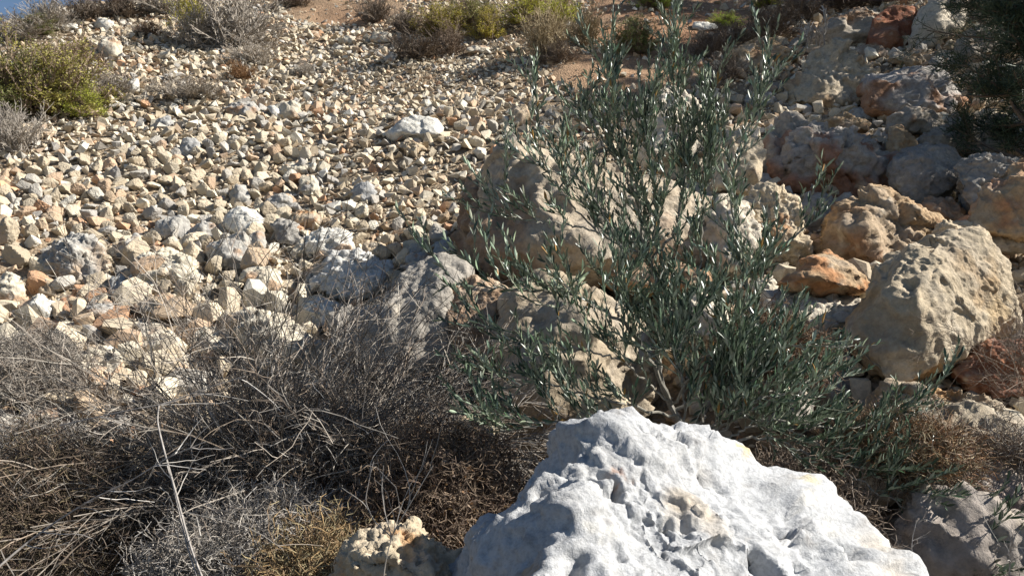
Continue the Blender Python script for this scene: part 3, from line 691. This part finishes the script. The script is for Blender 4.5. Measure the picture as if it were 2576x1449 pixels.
def shrub_proto(seed, fan, dens=1.0):
    """unit shrub (1 wide, 1 high): twig mesh and the twig points leaves may sit on"""
    rng = np.random.default_rng(seed); mb = MB(); n = int(105*dens); r = .0052 if dens > .5 else .02
    a = rng.uniform(0, 2*np.pi, n); el = np.clip(np.abs(rng.normal(0, .38 if fan else .75, n)), 0, 1.45)
    d = np.stack([np.sin(el)*np.cos(a), np.sin(el)*np.sin(a), np.cos(el)], 1)
    Ls = rng.uniform(.6, 1.05, n)/np.sqrt((np.sin(el)/.52)**2+np.cos(el)**2)
    S = np.stack([rng.normal(0, .13, n), rng.normal(0, .13, n), -.03+0*a], 1); W1 = np.array([(1., 1, 1)])
    A = grow(S, d, Ls, 6, .10, .02, rng); mb.tubes(A, r*1.3, r*.8, W1, rng)
    S2, d2, i2 = kids(A, 7, .2, .95, .5, rng, .15); A2 = grow(S2, d2, Ls[i2]*rng.uniform(.15, .42, len(i2)), 4, .16, .0, rng); mb.tubes(A2, r*.9, r*.6, W1, rng)
    S3, d3, i3 = kids(A2, 4, .2, 1, .6, rng, .15); A3 = grow(S3, d3, np.repeat(Ls[i2], 4)*rng.uniform(.05, .17, len(i3)), 3, .2, .0, rng); mb.tubes(A3, r*.75, r*.5, W1, rng)
    me = mesh('twigs', np.concatenate(mb.V), None, np.concatenate(mb.Q), np.concatenate(mb.C), mats=[M_TWIG])
    return me, A3.reshape(-1, 3)
def leaf_proto(Q, seed, amt, zone, size=.026):
    rng = np.random.default_rng(seed); Q = Q[rng.uniform(size=len(Q)) < amt]
    Q = Q[noise(Q*3.5+seed)+.25 > rng.uniform(-.2, .5, len(Q))]
    if zone: Q = Q[(Q[:, 0]-zone[0])**2/zone[2]**2+(Q[:, 2]-zone[1])**2/zone[3]**2 < rng.uniform(.5, 1.5, len(Q))]
    Q = np.repeat(Q, 3, 0)+rng.normal(0, size*.9, (len(Q)*3, 3)); dd = unit(rng.normal(size=Q.shape)+np.array([0, 0, .8]))
    V, Qd = leafquads(Q, dd, size*rng.uniform(.8, 1.9, len(Q)), size*.55, rng)
    c = np.repeat(np.ones((len(Q), 3))*rng.uniform(.55, 1.35, (len(Q), 1)), 4, 0)
    return mesh('foliage', V, None, Qd, c, mats=[M_LEAF])
SP = [shrub_proto(900+k, k >= 4) for k in range(6)]
SPARSE = shrub_proto(950, True, .12)
LP = [leaf_proto(SP[k][1], 970+k, 1.0, None) for k in range(3)]+[leaf_proto(SP[0][1], 975, .9, (-.2, .62, .26, .35))]+[leaf_proto(SP[4][1], 976, .6, None)]
def shrub(label, px, py, wpx, hpx, cols, leaf=None, D=None, kind='twig', dens=1.0, name='dry_shrub', group='shrubs on the upper slope'):
    SEED[0] += 1; rng = np.random.default_rng(SEED[0])
    b = hit(px, py-3) if D is None else P(px, py, D)
    W, H = 1.12*wpx*b[1]/F0, 1.08*hpx*b[1]/F0
    root = empty(name, b, label, 'shrub', group); k = int(rng.integers(0, 4)) if kind == 'twig' else int(rng.integers(4, 6))
    if leaf is not None: k = 0 if leaf[3] else int(rng.integers(0, 3))
    tm = SPARSE[0] if dens < .3 else SP[k][0]
    rz = 0 if (leaf and leaf[3]) else rng.uniform(0, 6.28)
    parts = [('twigs', tm, cols.mean(0)*rng.uniform(.9, 1.1))]
    if leaf is not None: parts.append(('foliage', LP[3] if leaf[3] else LP[k], leaf[0].mean(0)*rng.uniform(.85, 1.15, 3)))
    root.rotation_euler = (0, 0, rz); c2 = math.cos(rz)**2; root.scale = (W*c2+W*.85*(1-c2), W*.85*c2+W*(1-c2), H)
    for nm, me, c in parts:
        o = link(nm, me, root, kind='stuff'); o.color = (*c, 1)
    return root
LF = .022
for a in [
 ('grey bush against the sky in the top left corner', 50, 105, 130, 66, GREY, None),
 ('second grey bush right of the corner of sky', 125, 75, 110, 75, GREY, None),
 ('low olive green bush under the top left grey bushes', 95, 95, 80, 45, BRN, (GRN, .5, LF, None)),
 ('dark brown bush at the top edge left of the scree top', 215, 55, 110, 60, DARK, None),
 ('dark grey wide bush at the top edge above the scree', 300, 45, 130, 60, DARK, None),
 ('grey spreading bush at the top edge left of the big grey bush', 410, 38, 130, 60, GREY, None),
 ('left half of the big grey bush with a yellow green tuft', 500, 125, 150, 140, GREY, (YG, .6, LF, (-.1, .6, .3, .32))),
 ('right half of the big grey bush on the upper slope', 600, 120, 190, 140, GREY, None),
 ('small dark brown bush on the upper left scree', 375, 95, 80, 34, BRN, None),
 ('low grey bush at the foot of the big grey bush', 630, 165, 120, 50, GREY, None),
 ('little rust brown bush below the big grey bush', 602, 203, 70, 42, RUST*.7, None),
 ('flat grey twiggy bush on the left scree', 485, 252, 170, 48, GREY, None),
 ('tiny grey bush on the scree right of the rust brown one', 770, 195, 60, 32, GREY, None),
 ('dark bush at the top edge right of the big grey bush', 740, 20, 100, 35, DARK, None),
 ('round dark brown bush on the soil left of the green bushes', 945, 60, 95, 60, DARK, None),
 ('dark grey brown bush beside the round dark one', 1020, 88, 90, 60, DARK, None),
 ('yellow green bush at left of the top green cluster', 1110, 95, 110, 75, BRN, (YG*.8, .8, LF, None)),
 ('olive green bush in the middle of the top green cluster', 1180, 75, 110, 70, BRN, (GRN*1.3, .9, LF, None)),
 ('bright yellow green bush at right of the top green cluster', 1225, 105, 80, 70, BRN, (YG, .9, LF, None)),
 ('low dark brown bush lying along the top of the scree', 1050, 155, 150, 62, DARK, None),
 ('brown right end of the low dark bush row', 1135, 140, 100, 65, BRN*.8, None),
 ('yellow flowered bush at the top edge above the straw clump', 1330, 70, 130, 70, BRN, (YG, .8, LF, None)),
 ('second yellow green bush at the top edge', 1410, 60, 90, 60, BRN, (YG, .7, LF, None)),
 ('dark brown cushion at the foot of the straw clump', 1400, 160, 100, 50, DARK, None),
 ('grey brown fan shaped bush right of the straw clump', 1470, 118, 110, 95, STRAW*.8, None),
 ('green brown fan shaped bush on the bare soil', 1595, 138, 110, 80, BRN, (GRN, .6, LF, None)),
 ('yellow green bush at the top edge left of the olive tip', 1645, 25, 90, 45, BRN, (YG, .8, LF, None)),
 ('bright yellow green tuft near the white flat rock', 1820, 75, 70, 32, BRN, (YG, .9, LF*.8, None)),
 ('yellow green bush at the top edge on the red soil', 1935, 25, 70, 45, BRN, (YG, .8, LF, None)),
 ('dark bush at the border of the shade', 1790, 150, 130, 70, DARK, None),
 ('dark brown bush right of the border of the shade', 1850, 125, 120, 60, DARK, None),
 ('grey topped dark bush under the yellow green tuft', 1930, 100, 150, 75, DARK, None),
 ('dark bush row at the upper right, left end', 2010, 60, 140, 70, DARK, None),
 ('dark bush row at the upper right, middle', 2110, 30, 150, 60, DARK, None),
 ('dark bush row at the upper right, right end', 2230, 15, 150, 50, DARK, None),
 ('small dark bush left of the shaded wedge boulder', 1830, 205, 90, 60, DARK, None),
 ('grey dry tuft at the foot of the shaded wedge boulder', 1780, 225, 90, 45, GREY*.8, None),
 ('reddish brown bush above the green bush on the left', 190, 170, 110, 65, BRN*1.2, None),
 ('brown left part of the green bush at the left edge', 25, 285, 170, 150, BRN, (GRN, .35, .018, None)),
 ('large olive green bush with yellow tips at the left edge', 130, 290, 220, 165, BRN, (np.concatenate([GRN, YG*.8]), .8, .018, None)),
 ('bright yellow green right end of the left edge bush', 205, 298, 110, 75, BRN, (YG*.85, .9, .018, None)),
 ('grey twiggy bush right of the left edge green bush', 285, 245, 110, 55, GREY, None),
 ('grey twiggy bush below the left edge green bush', 30, 385, 160, 110, GREY, None),
]: shrub(*a)
shrub('straw coloured fan shaped clump at the top centre', 1375, 155, 130, 110, STRAW, kind='fan', dens=1.6, name='straw_clump')
shrub('small bare white twigged shrub above the rounded knobbly boulder', 2055, 128, 80, 85, PALE, kind='fan', dens=.15)

# ------------------------------------------------------------------ foreground dry shrubs
def bare_shrub(label, rootpt, nst, L, cols, dirs, rng_seed, wig=.09, grav=.035, r=.0032, k1=9, k2=4, big=60, name='bare_shrub', spread=.12, group=None):
    rng = np.random.default_rng(rng_seed); rt = empty(name, rootpt, label, 'shrub', group)
    d = unit(rng.normal(size=(nst, 3))*dirs[1]+np.array(dirs[0])); S = rng.normal(0, spread, (nst, 3))*np.array([1, .8, .25])
    Ls = rng.uniform(L[0], L[1], nst); A = grow(S, d, Ls, 12, wig, grav, rng)
    for k in range(min(big, nst)):
        m = MB(); m.tubes(A[k:k+1], r*rng.uniform(.8, 1.3), r*.35, cols, rng, .3, 5); m.build('stem', M_TWIG, rt, None)
    mb = MB()
    if nst > big: mb.tubes(A[big:], r, r*.4, cols, rng)
    S2, d2, i2 = kids(A, k1, .15, .97, .65, rng, .02); A2 = grow(S2, d2, Ls[i2]*rng.uniform(.12, .38, len(i2)), 6, wig*1.4, grav, rng); mb.tubes(A2, r*.5, r*.25, cols, rng)
    S3, d3, i3 = kids(A2, k2, .15, .97, .8, rng); A3 = grow(S3, d3, rng.uniform(.02, .11, len(i3)), 4, wig*1.8, 0, rng); mb.tubes(A3, r*.33, r*.2, cols, rng)
    mb.build('twigs', M_TWIG, rt); return rt
def thorn_cushion(label, px, py, D, wpx, hpx, cols, seed, n=2600, depth=.5, r=.0016, leaf=None, name='thorn_cushion', group=None, seg=.055):
    """dense dome of short forked zigzag twigs"""
    rng = np.random.default_rng(seed); b = P(px, py, D); W, H = wpx*D/F0/2, hpx*D/F0; rt = empty(name, b, label, 'shrub', group); mb = MB()
    u = unit(rng.normal(size=(n, 3))); u[:, 2] = np.abs(u[:, 2]); sc = rng.uniform(.35, 1, n)[:, None]**.5
    lump = 1+.22*noise(u*2.2+seed)[:, None]
    S = u*sc*lump*np.array([W, depth, H])
    A = grow(S, unit(u+.8*rng.normal(size=u.shape)), rng.uniform(.6, 1.6, n)*seg*1.6, 6, .55, 0, rng); mb.tubes(A, r, r*.55, cols, rng)
    S2, d2, i2 = kids(A, 3, .1, 1, .9, rng); A2 = grow(S2, d2, rng.uniform(.4, 1.1, len(i2))*seg, 3, .5, 0, rng); mb.tubes(A2, r*.75, r*.45, cols, rng)
    k = 40; a0 = unit(rng.normal(size=(k, 3))+np.array([0, 0, 1.2])); B = grow(np.zeros((k, 3)), a0*np.array([W, depth, H]), np.linalg.norm(a0*np.array([W, depth, H]), axis=1), 6, .08, 0, rng)
    mb.tubes(B, r*2.2, r, cols, rng); mb.build('twigs', M_TWIG, rt)
    if leaf is not None:
        lc, m, size = leaf; Q = A.reshape(-1, 3)[rng.integers(0, n*6, m)]; lm = MB(); V, Qd = leafquads(Q, unit(rng.normal(size=Q.shape)), size*rng.uniform(.6, 1.4, m), size*.5, rng)
        lm.add(V, Qd, None, np.repeat(lc[rng.integers(0, len(lc), m)]*rng.uniform(.6, 1.3, (m, 1)), 4, 0)); lm.build('dry_leaves', M_LEAF, rt)
    return rt
bare_shrub('large bare twiggy shrub with dark arching stems at lower left', P(700, 1290, 2.95), 300, (.4, 1.2), np.concatenate([DARK, GREY*.95, GREY*.85]), ((-.05, -.05, .75), (.9, .5, .45)), 21, big=60)
bare_shrub('bare shrub with long nearly level stems at the left edge', P(330, 1280, 2.7), 60, (.3, .7), np.concatenate([GREY*.8, DARK*.8]), ((-.3, -.1, .6), (.9, .4, .4)), 22, grav=.05, big=40)
bare_shrub('bare spiny stems reaching right in front of the pyramid shaped rock', P(960, 1180, 2.9), 60, (.4, .8), np.concatenate([DARK*1.3, PALE*.7]), ((.35, -.1, .6), (.5, .4, .35)), 23, big=40, k2=6)
thorn_cushion('pale grey zigzag thorn cushion at the bottom left', 640, 1520, 2.2, 620, 250, np.concatenate([PALE, GREY])*.72, 31, n=2600, depth=.35)
thorn_cushion('golden brown thorn cushion at the bottom edge left of the small cream rock', 800, 1560, 2.0, 330, 220, RUST*np.array([.7, .9, 1.0]), 32, n=1700, depth=.3)
thorn_cushion('dark olive brown brush on the lower left edge', 130, 1480, 2.6, 520, 380, np.concatenate([BRN*.75, BRN*.6, STRAW*.42]), 33, n=3400, depth=.45)
thorn_cushion('brown leafy dry brush left of the bleached block', 1120, 1400, 2.45, 420, 330, BRN*.7, 34, n=2800, depth=.4, leaf=(np.concatenate([BRN*.95, RUST*.5]), 5000, .016))
thorn_cushion('grey dark brush core beneath the large bare shrub', 720, 1400, 2.8, 640, 420, np.concatenate([DARK, BRN, GREY])*.75, 35, n=4200, depth=.45)
thorn_cushion('soft grey dead brush on the left in front of the scree rocks', 70, 985, 3.9, 380, 135, GREY*.8, 36, n=2800, depth=.35, r=.0018)
thorn_cushion('pale grey lichen brush below the brown faced rock', 90, 1180, 3.1, 280, 95, PALE*.95, 37, n=1800, depth=.25)
thorn_cushion('rust brown thorn cushion right of the olive stems', 1940, 935, 3.05, 240, 140, np.concatenate([RUST*.5, BRN*.8]), 38, n=1900, depth=.3)
thorn_cushion('rust and straw thorn cushion in front of the wide rough boulder', 2270, 1160, 2.6, 270, 100, np.concatenate([RUST*.7, STRAW*.6, BRN]), 39, n=1700, depth=.3)
thorn_cushion('brown dry brush under the low olive branches at right', 2010, 1350, 2.45, 330, 200, np.concatenate([BRN*.8, DARK]), 40, n=1500, depth=.35)
thorn_cushion('grey brown dry tuft at the right edge above the dark corner boulder', 2560, 1160, 2.5, 90, 50, np.concatenate([BRN, GREY])*.8, 41, n=300, depth=.2)
bare_shrub('thin dark twigs at the right edge beside the leaning boulder', P(2620, 960, 3.0), 26, (.15, .4), DARK*1.3, ((-.5, 0, .6), (.5, .4, .4)), 42, big=8, r=.002)
bare_shrub('few bare pale stems in the bottom right corner', P(2560, 1540, 2.0), 6, (.15, .3), PALE, ((-.15, 0, 1), (.3, .2, .2)), 43, big=7, k1=5, k2=1, r=.0025)
def stick(label, poly, r0, r1, col, D0, side=0, seed=1):
    Q = np.array([P(a[0], a[1], a[2] if len(a) > 2 else D0) for a in pts(poly)]); t = np.linspace(0, len(Q)-1, 28)
    A = np.stack([np.interp(t, np.arange(len(Q)), Q[:, k]) for k in range(3)], 1)[None]
    for _ in range(3): A[:, 1:-1] = (A[:, :-2]+2*A[:, 1:-1]+A[:, 2:])/4
    rng = np.random.default_rng(seed); o = A[0, 0]; rt = empty('dead_branch', o, label, 'branch', 'pale dead branches over the dry shrubs')
    r0 *= .7; r1 *= .7; m = MB(); m.tubes(A-o, r0, r1, col, rng, .1, 6); m.build('stem', M_TWIG, rt, None)
    if side:
        m = MB(); S, d, i = kids(A-o, side, .1, .95, .6, rng); B = grow(S, d, rng.uniform(.05, .22, len(i)), 7, .14, .0, rng); m.tubes(B, r1*1.1, r1*.5, col, rng); m.build('twigs', M_TWIG, rt)
stick('long pale stem rising from the bottom edge at lower left', '520,1480,1.8 480,1380,1.85 440,1230,1.95 412,1130,2.05 395,1060,2.12 400,1020,2.15', .0045, .0028, PALE, 1.9, 0, 2)
stick('thinner pale stem beside the long rising one', '505,1480,1.8 470,1370,1.86 435,1220,1.97 420,1170,2.0', .003, .002, PALE, 1.9, 2, 3)
stick('long pale dead branch sloping down to the left edge', '-20,1440,1.9 60,1370 150,1305 240,1250 330,1210 420,1150 520,1110', .0042, .002, PALE, 1.95, 14, 4)
stick('pale arching dead branch across the middle of the bare shrub', '150,1070,2.3 330,1030 420,1015 520,975 620,945', .003, .0018, PALE, 2.25, 10, 5)
stick('thin upright dead weed in front of the small cream rock', '960,1500,1.6 968,1420 985,1350 1000,1320 1030,1270 1065,1210 1090,1170', .0022, .0012, PALE*.8, 1.6, 6, 6)
stick('second thin stem of dead weed by the small cream rock', '985,1350,1.6 968,1290 960,1230 965,1170', .0018, .001, PALE*.9, 1.6, 2, 7)
stick('curved thin stem of dead weed by the small cream rock', '985,1350,1.6 940,1310 918,1260 930,1200 940,1160', .0016, .001, PALE*.9, 1.6, 2, 8)

# ------------------------------------------------------------------ olive shrub
def olive():
    rng = np.random.default_rng(77); base = P(1750, 1130, 2.6)
    rt = empty('olive_shrub', base, 'young olive shrub with grey green leaves standing among the boulders', 'olive')
    ST = [  # px,py,depth down each main stem; radius; number of side shoots
     ('1750,1130,2.6 1690,1020,2.62 1650,920,2.65 1662,870,2.66 1700,820,2.68 1760,765,2.7 1850,705,2.72 1940,650,2.75 2020,572,2.75', .0115, .003, 12),
     ('1662,870,2.66 1700,800,2.75 1672,740,2.8 1632,662,2.8 1612,590,2.8 1602,500,2.82 1570,380,2.85 1545,260,2.85 1532,130,2.85', .008, .002, 26),
     ('1622,645,2.8 1566,622,2.74 1496,578,2.68 1430,510,2.65 1385,440,2.63 1330,330,2.62', .005, .0018, 10),
     ('1632,662,2.8 1700,588,2.86 1720,480,2.9 1725,350,2.9 1700,230,2.9 1690,85,2.9', .006, .0018, 25),
     ('1690,1020,2.62 1640,910,2.55 1587,822,2.5 1496,762,2.46 1428,737,2.45 1300,727,2.44 1193,722,2.44 1110,720,2.44', .0075, .0016, 13),
     ('1496,762,2.46 1450,790,2.42 1400,775,2.4 1310,752,2.38', .004, .0015, 6),
     ('1560,800,2.52 1550,780,2.55 1565,740,2.58 1580,690,2.6 1560,600,2.6 1480,480,2.58 1420,400,2.58', .0055, .0018, 13),
     ('1690,1020,2.62 1764,902,2.5 1850,880,2.45 1932,868,2.42 2050,874,2.4 2201,871,2.4', .005, .0015, 4),
     ('1700,1030,2.62 1905,952,2.6 1902,850,2.62 1880,720,2.65 1848,600,2.68 1838,480,2.7 1850,380,2.72 1905,270,2.74 1935,190,2.75', .006, .0017, 20),
     ('1760,765,2.7 1760,650,2.78 1770,500,2.84 1790,360,2.88 1760,220,2.9', .005, .0017, 20),
     ('1750,1120,2.6 1850,1050,2.5 1950,1060,2.45 2150,1080,2.55 2330,1030,2.55', .005, .0015, 19),
     ('1800,1110,2.55 1950,1100,2.5 2050,1150,2.45 2200,1230,2.4 2350,1320,2.3 2460,1410,2.2', .005, .0015, 26),
     ('1700,1050,2.6 1500,1000,2.45 1350,960,2.38 1235,985,2.35', .005, .0015, 13),
     ('1700,1080,2.6 1560,1050,2.42 1400,1060,2.34 1250,1090,2.3', .0045, .0015, 14),
     ('1690,1020,2.62 1560,900,2.5 1420,870,2.42 1280,840,2.4', .0045, .0015, 9),
     ('1750,1100,2.6 1900,1000,2.6 2030,960,2.65 2110,930,2.7', .004, .0015, 5),
     ('1750,1110,2.6 1780,1000,2.5 1830,900,2.45 1830,800,2.45', .004, .0015, 24),
     ('1720,1090,2.5 1722,980,2.45 1700,900,2.42 1735,820,2.42', .004, .0015, 22),
     ('1760,1100,2.5 1850,1010,2.42 1900,940,2.42 1960,900,2.44', .004, .0015, 20),
     ('1800,1110,2.5 1900,1070,2.5 2000,1085,2.5 2120,1160,2.45 2260,1230,2.4', .004, .0015, 14),
     ('1800,1110,2.5 1870,1020,2.4 1950,990,2.36 2060,1000,2.5', .004, .0015, 11),
     ('1632,662,2.8 1652,560,2.76 1640,430,2.74 1622,300,2.74', .004, .0015, 20),
     ('1602,500,2.82 1560,420,2.78 1490,330,2.76 1450,290,2.76', .004, .0015, 12),
     ('1622,645,2.8 1540,560,2.9 1450,450,2.95 1300,400,2.95', .004, .0015, 6),
     ('1496,578,2.68 1380,560,2.6 1290,550,2.58 1225,500,2.58', .0035, .0014, 5),
    ]
    Bp, Bd, Bn, Bs, stems = [], [], [], [], []
    tw = MB()
    for k, (s, r0, r1, ns) in enumerate(ST):
        Q = np.array([P(*a) for a in pts(s)]); t = np.linspace(0, len(Q)-1, 40)
        A = np.stack([np.interp(t, np.arange(len(Q)), Q[:, j]) for j in range(3)], 1)[None]
        for _ in range(4): A[:, 1:-1] = (A[:, :-2]+2*A[:, 1:-1]+A[:, 2:])/4
        A = A+0.004*rng.normal(size=A.shape)-base
        m = MB(); m.tubes(A, r0, r1, np.array([(.24, .225, .19), (.29, .27, .23)]), rng, .15, 7); stems.append(m.build('stem', M_BARK, rt, None))
        S, d, i = kids(A, int(ns*(1.34 if Q[-1, 2] > 1.75 else 1.12)), .12, 1.0, .55, rng, .6); ns = len(i)
        L = rng.uniform(.09, .30, ns); B = grow(S, d, L, 9, .05, -.05, rng); tw.tubes(B, .0018, .0008, np.array([(.36, .36, .30), (.28, .30, .22)]), rng)
        S2, d2, i2 = kids(B, 2, .15, .7, .6, rng, .2); B2 = grow(S2, d2, rng.uniform(.06, .15, len(i2)), 6, .07, -.03, rng); tw.tubes(B2, .0012, .0007, np.array([(.30, .32, .24)]), rng)
        tip = A[:, 22:]
        for X, sp in ((B, .0135), (B2, .0135), (tip, .02)):
            for c in X:
                ln = np.linalg.norm(np.diff(c, axis=0), axis=1).sum(); nn = max(2, int(ln/sp)); tt = np.linspace(.12, 1, nn)*(len(c)-1)
                ph = rng.uniform(0, np.pi)
                for j, u in enumerate(tt):
                    q = min(int(u), len(c)-2); f = u-q; pos = c[q]*(1-f)+c[q+1]*f; T = unit(c[q+1]-c[q])
                    e = unit(np.cross(T, [0.3, .5, .8])); g = np.cross(T, e); an = ph+j*np.pi/2
                    for sgn in (1, -1):
                        if rng.uniform() < .16: continue
                        s_ = sgn*(e*np.cos(an)+g*np.sin(an)); dirn = unit(T*.95+s_*rng.uniform(.3, .65)+np.array([0, 0, .3])+.12*rng.normal(size=3))
                        Bp.append(pos); Bs.append(k); Bd.append(dirn); Bn.append(unit(np.cross(dirn, np.cross(T, s_)+.4*rng.normal(size=3))))
    tw.build('twigs', M_BARK, rt)
    Bp, Bd, Bn = np.array(Bp), np.array(Bd), np.array(Bn); n = len(Bp); L = rng.uniform(.019, .041, n)*np.where(rng.uniform(size=n) < .12, .6, 1)
    # leaf: lanceolate, folded along the rib, 0.6 mm thick, dark above and silvery below
    prof = [(0, .04), (.22, .72), (.5, 1.0), (.78, .68), (1, .03)]; lv, lt, lc = [], [], []
    for side, z0 in ((1, .006), (-1, -.006)):
        o = len(lv)
        for (x, wd) in prof:
            cu = -.10*(x-.5)**2
            lv += [(x, -.115*wd, z0+.03*wd+cu), (x, 0, z0+cu), (x, 0.115*wd, z0+.03*wd+cu)]
            lc += [side]*3
        for a in range(4):
            b = o+a*3
            for q in ((b, b+3, b+4, b+1), (b+1, b+4, b+5, b+2)): lt.append(q if side < 0 else q[::-1])
    lv = np.array(lv); lt = np.array(lt); lc = np.array(lc)
    up = np.array([.047, .078, .040]); dn = np.array([.25, .30, .215]); colr = np.where(lc[:, None] > 0, up, dn)
    Y = unit(np.cross(Bn, Bd)); Z = np.cross(Bd, Y); sgn = np.where(Z[:, 2:3] < -.1, -1, 1); Z = Z*sgn; Y = Y*sgn
    R = np.stack([Bd, Y, Z], 2)*L[:, None, None]
    own = rng.permutation(n); dep = (Bp+base)[:, 1]; score = L/dep+0.004*rng.uniform(size=n); own = np.argsort(-score)[:300]
    lm = mesh('leaf', lv, quads=lt, col=colr, smooth=True, mats=[M_OLIVE])
    from mathutils import Matrix
    for i in own:
        o = link('leaf', lm, stems[Bs[i]]); M4 = np.eye(4); M4[:3, :3] = R[i]; M4[:3, 3] = Bp[i]; o.matrix_local = Matrix(M4.tolist()); o.color = (*(rng.uniform(.6, 1.5)*np.array([1, 1, 1])), 1)
    rest = np.setdiff1d(np.arange(n), own)
    V = np.einsum('nij,vj->nvi', R[rest], lv)+Bp[rest][:, None]; m = MB()
    cc = colr[None]*rng.uniform(.55, 1.6, (len(rest), 1, 1))*(1+rng.normal(0, .05, (len(rest), 1, 3)))
    yel = rng.uniform(size=len(rest)) < .012; cc[yel] = np.array([.35, .20, .06])
    m.add(V.reshape(-1, 3), (lt[None]+(np.arange(len(rest))*len(lv))[:, None, None]).reshape(-1, 4), None, np.clip(cc, .01, 1).reshape(-1, 3)); o = m.build('leaves', M_OLIVE, rt)
    print('olive leaves', n)
olive()

# ------------------------------------------------------------------ pines on the right
def pine(label, base, H, R, seed, nl=46, z0=.18, name='pine_tree', nd_=30):
    rng = np.random.default_rng(seed); rt = empty(name, base, label, 'tree', 'pines on the right bank')
    tr = np.stack([np.cumsum(rng.normal(0, .05, 9)), np.cumsum(rng.normal(0, .05, 9)), np.linspace(-.2, H, 9)], 1)[None]
    m = MB(); m.tubes(tr, .045*H/2.2, .012, np.array([(.16, .12, .09)]), rng, .1, 9); m.build('trunk', M_BARK, rt, None)
    S, d, i = kids(tr, nl, z0, .98, 1.25, rng, .1); hz = S[:, 2]/H; L = R*(1.05-.75*hz)*rng.uniform(.6, 1.1, nl); A = grow(S, d, L, 8, .08, -.03, rng)
    lb = MB(); lb.tubes(A, .016, .005, np.array([(.17, .13, .10)]), rng, .2, 4)
    S2, d2, i2 = kids(A, 9, .25, 1, .7, rng, .1); A2 = grow(S2, d2, L[i2]*rng.uniform(.15, .4, len(i2)), 5, .1, -.04, rng); lb.tubes(A2, .006, .003, np.array([(.16, .13, .09)]), rng, .2, 3)
    lb.build('limbs', M_BARK, rt)
    Q = A2[:, 1:].reshape(-1, 3); T = unit(np.repeat(A2[:, -1]-A2[:, 0], 4, 0)); k = nd_
    Bp = np.repeat(Q, k, 0)+rng.normal(0, .025, (len(Q)*k, 3)); d = unit(np.repeat(T, k, 0)*.8+rng.normal(size=Bp.shape)*.7)
    u = unit(np.cross(d, rng.normal(size=d.shape)))*.0038; ln = rng.uniform(.06, .12, len(Bp))[:, None]
    V = np.stack([Bp-u, Bp+u, Bp+d*ln], 1).reshape(-1, 3); f = MB()
    c = np.repeat(np.array([(.06, .085, .05)])*rng.uniform(.6, 1.5, (len(Bp), 1)), 3, 0); f.add(V, None, np.arange(len(V)).reshape(-1, 3), c); f.build('needles', M_LEAF, rt)
def ground_at(x, y): return (x, y, float(terrain(np.array([x]), np.array([y]))[0]))
pine('dark pine reaching into the picture at the upper right edge', (3.62, 5.4, 1.9), 2.1, .85, 51, nl=44, z0=.25, nd_=12)
pine('pine on the bank right of the cavernous boulder', ground_at(4.9, 5.9), 2.2, 1.4, 52, nl=70, z0=.1, nd_=13)
pine('pine on the bank right of the shaded boulders', ground_at(5.3, 7.6), 3.1, 1.6, 53, nl=70, z0=.1, nd_=13)
pine('pine on the bank right of the dark red boulder', ground_at(6.0, 9.3), 3.3, 1.6, 54, nl=70, z0=.1, nd_=13)
pine('pine on the bank above the upper right boulders', ground_at(6.6, 11.0), 3.2, 1.6, 55, nl=70, z0=.1, nd_=13)
